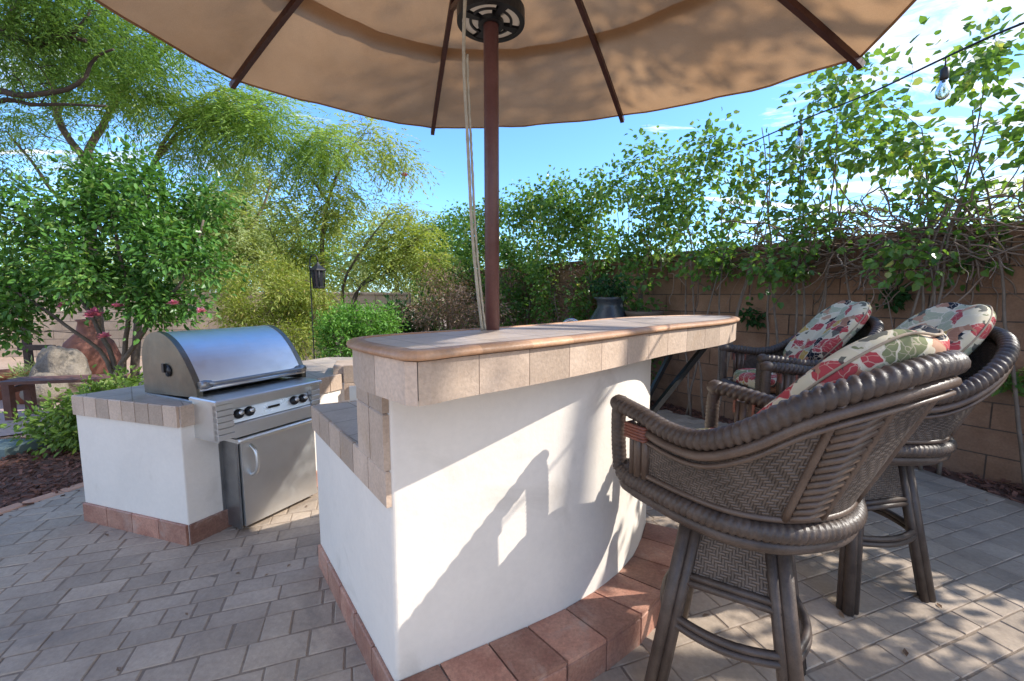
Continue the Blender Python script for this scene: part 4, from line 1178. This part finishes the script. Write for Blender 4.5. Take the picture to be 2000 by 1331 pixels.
# hedge shrubs trained up the block wall
ORD = ["nearest the right photo edge", "second from the right", "third from the right", "fourth from the right", "fifth from the right", "sixth from the right",
       "seventh from the right", "eighth from the right", "ninth from the right", "tenth from the right", "second from the left", "leftmost of the row"]
for k in range(12):
    s = -.55 + .86 * k; r = random.Random(100 + k); bse = wp(s, .22 + r.uniform(-.04, .06), -.03)
    top = 2.78 + .02 * k + (.32 if k < 3 else 0) + r.uniform(-.22, .18); st = []
    for q in range(6 if k < 5 else 4):
        a = bse + WD * r.uniform(-.25, .25); l = r.uniform(-.45, .45)
        st.append(([a, a + WD * l * .4 + V((0, 0, 1.0)) + WN * .02, a + WD * l * .8 + V((0, 0, 1.9)) - WN * .05, a + WD * l * 1.2 + V((0, 0, r.uniform(.82, 1.0) * top)) - WN * .05], .014, .004))
    bl = []; near = k < 4
    for q in range(6):
        z = 1.95 + (top - 2.0) * q / 5
        bl.append((bse + WD * r.uniform(-.42, .42) + V((0, 0, z + r.uniform(-.1, .1))) - WN * .05, (.44, .36, .24), (15 if k < 2 else 20) if near else 30))
    bl.append((bse + WD * r.uniform(-.2, .2) + V((0, 0, top + .12)) - WN * .05, (.35, .22, .2), 7))
    if k >= 4:
        for z in (.6, 1.1, 1.55): bl.append((bse + V((0, 0, z)) + WN * .12, (.3, .24, .3), 20 + 4 * (k - 4)))
    else:
        bl.append((bse + V((0, 0, 1.66)) + WN * .1, (.40, .15, .2), 20))
    plant("hedge_shrub", "thin stemmed leafy hedge shrub on the block wall, " + ORD[k], "shrub", bse, st, bl, MT['l_hedge'], MT['stem'], (.060 if near else .062), (.052 if near else .050), 12 if near else 12, .14, 1, "hedge shrubs along the block wall", 40 + k, .35, .004, -.12, 2.4)
# green beyond the wall
b0 = wp(.2, -2.6, -.03)
plant("yellow_bush", "sunlit yellow green bush beyond the block wall at far right", "shrub", b0, [([b0, b0 + V((0, 0, 1.2)), b0 + V((.1, 0, 2.2))], .03, .01)], [(b0 + V((0, 0, 1.9)), (.9, .9, .6), 130), (b0 + V((-.7, .5, 1.6)), (.7, .7, .5), 90)], MT['l_pale'], MT['stem'], .09, .03, 18, .2, 0, None, 70, .1, .006, -.2, 1.4)
b0 = wp(4.2, -2.6, -.03)
plant("yellow_bush", "sunlit yellow green bush beyond the block wall behind the hedge middle", "shrub", b0, [([b0, b0 + V((0, 0, 1.2)), b0 + V((.1, 0, 2.0))], .03, .01)], [(b0 + V((0, 0, 1.7)), (1.2, 1, .55), 150), (b0 + V((-1.2, 1.0, 1.6)), (1, .8, .5), 100)], MT['l_pale'], MT['stem'], .09, .03, 18, .2, 0, None, 71, .1, .006, -.2, 1.4)
for k, (s, lab) in enumerate(((4.0, "dead brown shrub against the wall right of the glazed urn"), (5.6, "dead brown shrub against the wall left of the glazed urn"), (7.0, "dead brown shrub at the wall close to the umbrella pole"))):
    b0 = wp(s, .3, -.03)
    plant("dead_shrub", lab, "shrub", b0, [([b0, b0 + V((.1, 0, .8)), b0 + V((.2, .1, 1.5))], .014, .005), ([b0, b0 + V((-.2, .1, .8)), b0 + V((-.3, .2, 1.4))], .014, .005)], [(b0 + V((0, 0, 1.2)) + WD * .1, (.5, .35, .4), 90), (b0 + V((0, 0, 1.7)) - WD * .2, (.4, .25, .25), 50)],
          MT['l_dry'], MT['twig'], .055, .022, 9, .13, 0, "dead shrubs along the wall", 600 + k, .2, .006, -.2, 2.4)
# dry vines hanging on the wall
for k, (s, lab, n_) in enumerate(((.15, "tangle of dry bare vines on the wall above the cushion of the middle stool", 190), (1.05, "tangle of dry grey vines on the wall above the farthest stool", 140), (2.3, "thin dry vine stems trailing on the wall right of the bar top", 45))):
    r = random.Random(200 + k); base = wp(s, .1, 1.5); t = MB()
    for _ in range(n_):
        p = wp(s + r.gauss(0, .38), r.uniform(.01, .26), 1.80 + r.gauss(0, .13)) - base
        a = r.uniform(0, 2 * pi); d = (WD * cos(a) + V((0, 0, 1)) * sin(a) * .6 + WN * r.uniform(-.1, .3)).normalized(); P = [p]
        for q in range(r.randint(4, 8)):
            d = (d + V((r.gauss(0, .28), r.gauss(0, .28), r.gauss(0, .28)))).normalized(); P.append(P[-1] + d * .075)
        P = [q if q.dot(WN) > (wp(s, .02) - base).dot(WN) else q + WN * ((wp(s, .02) - base).dot(WN) - q.dot(WN)) for q in P]
        t.tube(spline(P, 3), [r.uniform(.0025, .007)] * (3 * (len(P) - 1) + 1), 4, r.random(), None, False)
    tag(t.build("dry_vine", MT['twig'], None, base), lab, "vine", "dry vines on the block wall")
for k, (px, py, lab, wd) in enumerate(((1475, 618, "small green leaf tuft growing on the wall beside the end of the bar", .16), (1560, 530, "small green sprig on the wall above the farthest stool", .12), (1745, 578, "green sprig on the wall between the two rear cushions", .14), (1985, 742, "dark leafy sprig low on the wall at the right edge", .13))):
    d = at(px, py, 1) - V((0, 0, HC)); d0 = V((0, 0, HC)); q0 = wp(0, .04)
    tt = (q0 - d0).dot(WN) / d.dot(WN); p = d0 + d * tt
    plant("wall_sprig", lab, "plant", p - V((0, 0, .1)), [([p - V((0, 0, .1)), p, p + WN * .06 + V((0, 0, .05))], .004, .002)], [(p + WN * .06, (wd, .08, wd * .5), 16)], MT['l_dark' if k % 2 == 0 else 'l_hedge'], MT['stem'], .06, .04, 6, .05, 1, "sprigs on the block wall", 80 + k, .4, .002, -.6, 3)
# the hedge goes on along the wall past the right edge of the photo; a tall tree stands beyond it
for k in range(4):
    s = -1.55 - .95 * k; r = random.Random(500 + k); bse = wp(s, .2, -.03); st = []
    for q in range(3):
        a = bse + WD * r.uniform(-.25, .25); l = r.uniform(-.4, .4)
        st.append(([a, a + WD * l * .4 + V((0, 0, 1.0)), a + WD * l + V((0, 0, 2.0)), a + WD * l * 1.3 + V((0, 0, 3.1))], .014, .004))
    plant("hedge_shrub", "leafy hedge shrub against the block wall past the right edge of the photo", "shrub", bse, st,
          [(bse + WD * r.uniform(-.3, .3) + V((0, 0, z)), (.5, .36, .3), 20) for z in (2.0, 2.3, 2.6, 2.9)], MT['l_hedge'], MT['stem'], .078, .066, 10, .15, 1, "hedge shrubs along the block wall", 540 + k, .35, .004, -.12, 2.4)
b0 = V((8.2, .8, -.03))
plant("shade_tree", "tall mesquite beyond the wall past the right edge of the photo", "tree", b0, [([b0, b0 + V((-.2, .1, 3)), V((7.6, 1.2, 5.6)), V((6.8, 1.6, 7.4))], .16, .04), ([V((7.6, 1.2, 5.6)), V((7.0, .6, 7)), V((6.4, .2, 8.0))], .07, .03), ([V((7.2, 1.4, 6.5)), V((6.6, 2.4, 7.6)), V((6.2, 3.0, 8.2))], .06, .03)],
      [(V((6.6, .6, 7.9)), (1.0, .8, .6), 110), (V((6.5, 1.9, 7.7)), (.9, .8, .6), 100), (V((6.6, 2.9, 8.3)), (.9, .7, .6), 80), (V((6.6, .72, 6.85)), (.5, .36, .28), 60)], MT['l_mesq'], MT['bark'], .10, .05, 18, .22, 0, None, 92, .3, .014, -.05, 1.5, stemname="trunk", crownname="crown")  # lowest clump added so its shade falls on the left bar apron

# ------------------------------------------------------------------ smaller things
lz = at(622, 545, 4.6)
t = thing("garden_lantern", "black metal lantern hanging from a shepherd hook post", "lantern", (lz.x, 4.6, 0))
mb = MB(); px_ = -.085
mb.tube(resample(spline([(px_, 0, 0), (px_, 0, .8), (px_, 0, 1.6), (px_ + .01, 0, 1.74), (px_ + .05, 0, 1.78), (px_ + .085, 0, 1.74), (px_ + .085, 0, 1.70)], 6), .03), .0065, 8); mb.build("hook_post", MT['iron'], t)
mb = MB(); mb.lathe([(.006, 1.70), (.014, 1.685), (.03, 1.665), (.085, 1.625), (.088, 1.612), (.02, 1.612)], (0, 0, 0), 6, .5, None, False)
mb.lathe([(.058, 1.42), (.066, 1.43), (.066, 1.445), (.02, 1.45)], (0, 0, 0), 6, .5, None, False)
for k in range(6):
    a = k * pi / 3; c = V((cos(a), sin(a), 0)); mb.tube([c * .058 + V((0, 0, 1.44)), c * .072 + V((0, 0, 1.615))], .006, 6)
mb.build("lantern_frame", MT['iron'], t)
mb = MB(); mb.lathe([(.050, 1.445), (.064, 1.612)], (0, 0, 0), 6, .5, None, False); mb.build("pane", MT['glassd'], t)

# string of bulbs along the hedge
t = thing("string_light", "black string light cable with clear bulbs sloping along the hedge", "string lights", (2.3, 2.4, 2.4)); o0 = V((2.3, 2.4, 2.4))
wpts = [V((2.28, .6, 2.36)), V((2.275, 1.3, 2.42)), at(2000, 45, 2.05), at(1848, 112, 2.4), at(1700, 182, 2.95), at(1565, 236, 3.6), at(1440, 290, 4.5), at(1320, 338, 5.8), at(1240, 372, 7.2)]
mb = MB(); mb.tube([p - o0 for p in spline(wpts, 8)], .0055, 6); mb.build("cable", MT['wire'], t)
for p in (at(1848, 112, 2.4), at(1565, 236, 3.6), at(1400, 305, 4.9)):
    q = p - o0
    mb = MB(); mb.tube([q, q - V((0, 0, .055))], .004, 6); mb.lathe([(.010, -.05), (.019, -.06), (.019, -.105), (.015, -.112), (.0, -.113)], q, 14); so = mb.build("socket", MT['black'], t)
    mb = MB(); mb.lathe([(.013, -.112), (.017, -.125), (.028, -.155), (.031, -.175), (.027, -.198), (.012, -.212), (.0, -.214)], q, 18); mb.build("bulb", MT['bulb'], so)

t = thing("bar_faucet", "small chrome faucet arching up behind the tiled bar top", "faucet", (.30, 2.62, .818))
mb = MB(); mb.tube(resample(spline([(0, 0, 0), (0, 0, .28), (.01, -.01, .355), (.06, -.02, .385), (.11, -.03, .355), (.115, -.03, .32)], 8), .015), .010, 8); mb.build("spout", MT['chrome'], t)
mb = MB(); mb.lathe([(.026, 0), (.026, .02), (.014, .03)], (0, 0, 0), 16); mb.tube([(0, 0, .05), (-.05, .02, .07)], .007, 6); mb.build("valve_base", MT['chrome'], t)

p = at(1192, 590, 5.1)
t = thing("glazed_urn", "tall blue black glazed urn standing by the wall behind the bar", "urn", (p.x, 5.1, -.03))
mb = MB(); mb.lathe([(.14, 0), (.17, .05), (.24, .45), (.27, .85), (.24, 1.1), (.15, 1.24), (.16, 1.32), (.20, 1.36), (.17, 1.36), (.12, 1.28), (.0, 1.2)], (0, 0, 0), 28); mb.build("body", MT['darkurn'], t)
plant("urn_plant", "dark leafy plant spilling from the tall glazed urn", "plant", (p.x, 5.1, 1.30), [([V((p.x, 5.1, 1.22)), V((p.x, 5.08, 1.4)), V((p.x + .05, 5.05, 1.55))], .006, .003)], [(V((p.x, 5.1, 1.46)), (.22, .2, .13), 45)], MT['l_dark'], MT['stem'], .07, .035, 8, .07, 1, None, 95, .4, .003, -.5, 3)
p = at(1258, 606, 4.9)
t = thing("clay_bowl", "wide brown clay bowl on a post right of the glazed urn", "bowl", (p.x, 4.9, -.03))
mb = MB(); mb.lathe([(.05, 1.05), (.12, 1.07), (.20, 1.16), (.215, 1.20), (.195, 1.20), (.14, 1.12), (.0, 1.09)], (0, 0, 0), 26); mb.build("bowl_body", MT['brownbowl'], t)
mb = MB(); mb.lathe([(.16, 0), (.15, .05), (.07, .12), (.055, .6), (.07, 1.0), (.10, 1.06)], (0, 0, 0), 18); mb.build("pedestal", MT['brownbowl'], t)

# far left corner of the garden
def rock(name, label, c, rad, seed):
    t = MB()
    def fn(u, v):
        a, b = 2 * pi * u, -pi / 2 + pi * v
        p = V((cos(b) * cos(a), cos(b) * sin(a), sin(b)))
        k = 1 + .28 * noise.noise(p * 1.6 + V((seed, 0, 0))) + .10 * noise.noise(p * 5 + V((seed, 0, 0)))
        return V((p.x * rad[0], p.y * rad[1], p.z * rad[2])) * k
    t.grid(fn, 36, 20); return tag(t.build(name, MT['rock'], None, c), label, "rock")
rock("boulder", "pale grey boulder leaning behind the low shrub at left", at(120, 715, 5.6) + V((0, 0, -.12)), (.29, .26, .40), 2)
rock("boulder", "smaller grey rock at the foot of the leaning boulder", at(88, 760, 5.3), (.2, .2, .2), 5)
def pot(label, c, r_, h):
    t = MB(); t.lathe([(r_ * .62, 0), (r_ * .9, h * .8), (r_ * 1.02, h * .82), (r_ * 1.04, h), (r_ * .9, h), (r_ * .84, h * .86), (0, h * .84)], (0, 0, 0), 26)
    return tag(t.build("clay_pot", MT['clay'], None, c), label, "flower pot", "clay pots at the far left")
p = at(5, 770, 5.7); pot("orange clay pot cut off by the left edge of the photo", (p.x, 5.7, -.03), .26, .36)
p = at(60, 765, 5.5); pot("orange clay pot holding a small succulent, left of the boulder", (p.x, 5.5, -.03), .24, .26)
plant("succulent", "grey green succulent growing in the orange clay pot", "plant", (p.x, 5.5, .2), [([V((p.x, 5.5, .18)), V((p.x, 5.5, .25)), V((p.x, 5.5, .3))], .01, .005)], [(V((p.x, 5.5, .32)), (.2, .2, .13), 26)], MT['l_pale'], MT['stem'], .10, .022, 10, .08, 0, None, 97, -.3, .004, -.6, 3)
p = at(130, 745, 4.9)
t = thing("garden_bench", "low red brown wooden bench half hidden by the low shrub", "bench", (p.x, 4.9, -.03), R(12))
mb = MB()
for k in range(3): mb.box((-.55, -.17 + k * .115, .40), (1.1, 0, 0), (0, .105, 0), (0, 0, .035), rng.random(), .004)
mb.build("seat", MT['redwood'], t)
for x in (-.5, .43):
    mb = MB(); mb.box((x, -.16, 0), (.07, 0, 0), (0, .07, 0), (0, 0, .40)); mb.box((x, .10, 0), (.07, 0, 0), (0, .07, 0), (0, 0, .40)); mb.box((x, -.09, .30), (.07, 0, 0), (0, .19, 0), (0, 0, .06)); mb.build("leg", MT['redwood'], t)
p = at(178, 705, 6.1)
t = thing("clay_chiminea", "round dark red clay garden oven behind the flowering shrub stems", "chiminea", (p.x, 6.1, -.03))
mb = MB(); mb.lathe([(.2, .1), (.30, .3), (.33, .5), (.26, .72), (.13, .86), (.10, 1.0), (.13, 1.04), (.09, 1.04), (.0, .9)], (0, 0, 0), 26); ob = mb.build("clay_body", MT['redclay'], t)
mb = MB(); mb.lathe([(.14, .0), (.155, .02), (.15, .045), (.0, .03)], (0, -.27, .45), 20, .5, (0, -1, .1)); mb.build("fire_mouth", MT['redwood'], ob)
mb = MB()
for k in range(3): a = k * 2.1; mb.tube([(cos(a) * .2, sin(a) * .2, .14), (cos(a) * .27, sin(a) * .27, 0)], .02, 8)
mb.build("iron_stand", MT['iron'], t)
p = at(55, 690, 6.0)
t = thing("wood_post", "dark wooden post with a cross arm at the far left of the garden", "post", (p.x, 6.0, -.03))
mb = MB(); mb.box((-.035, -.035, 0), (.07, 0, 0), (0, .07, 0), (0, 0, 1.0), .5, .006); mb.build("upright", MT['barkd'], t)
mb = MB(); mb.box((-.06, -.075, .62), (.50, 0, 0), (0, .038, 0), (0, 0, .075), .5, .006); mb.build("cross_arm", MT['barkd'], t)
p = at(10, 878, 3.62)
t = MB(); t.box((-.2, -.12, -.03), (.36, 0, 0), (.04, .26, 0), (0, 0, .10), .5, .012)
tag(t.build("stone_block", MT['teal'], None, (p.x - .02, 3.62, 0)), "flat teal grey stone block lying on the bark mulch at the left edge", "stone")
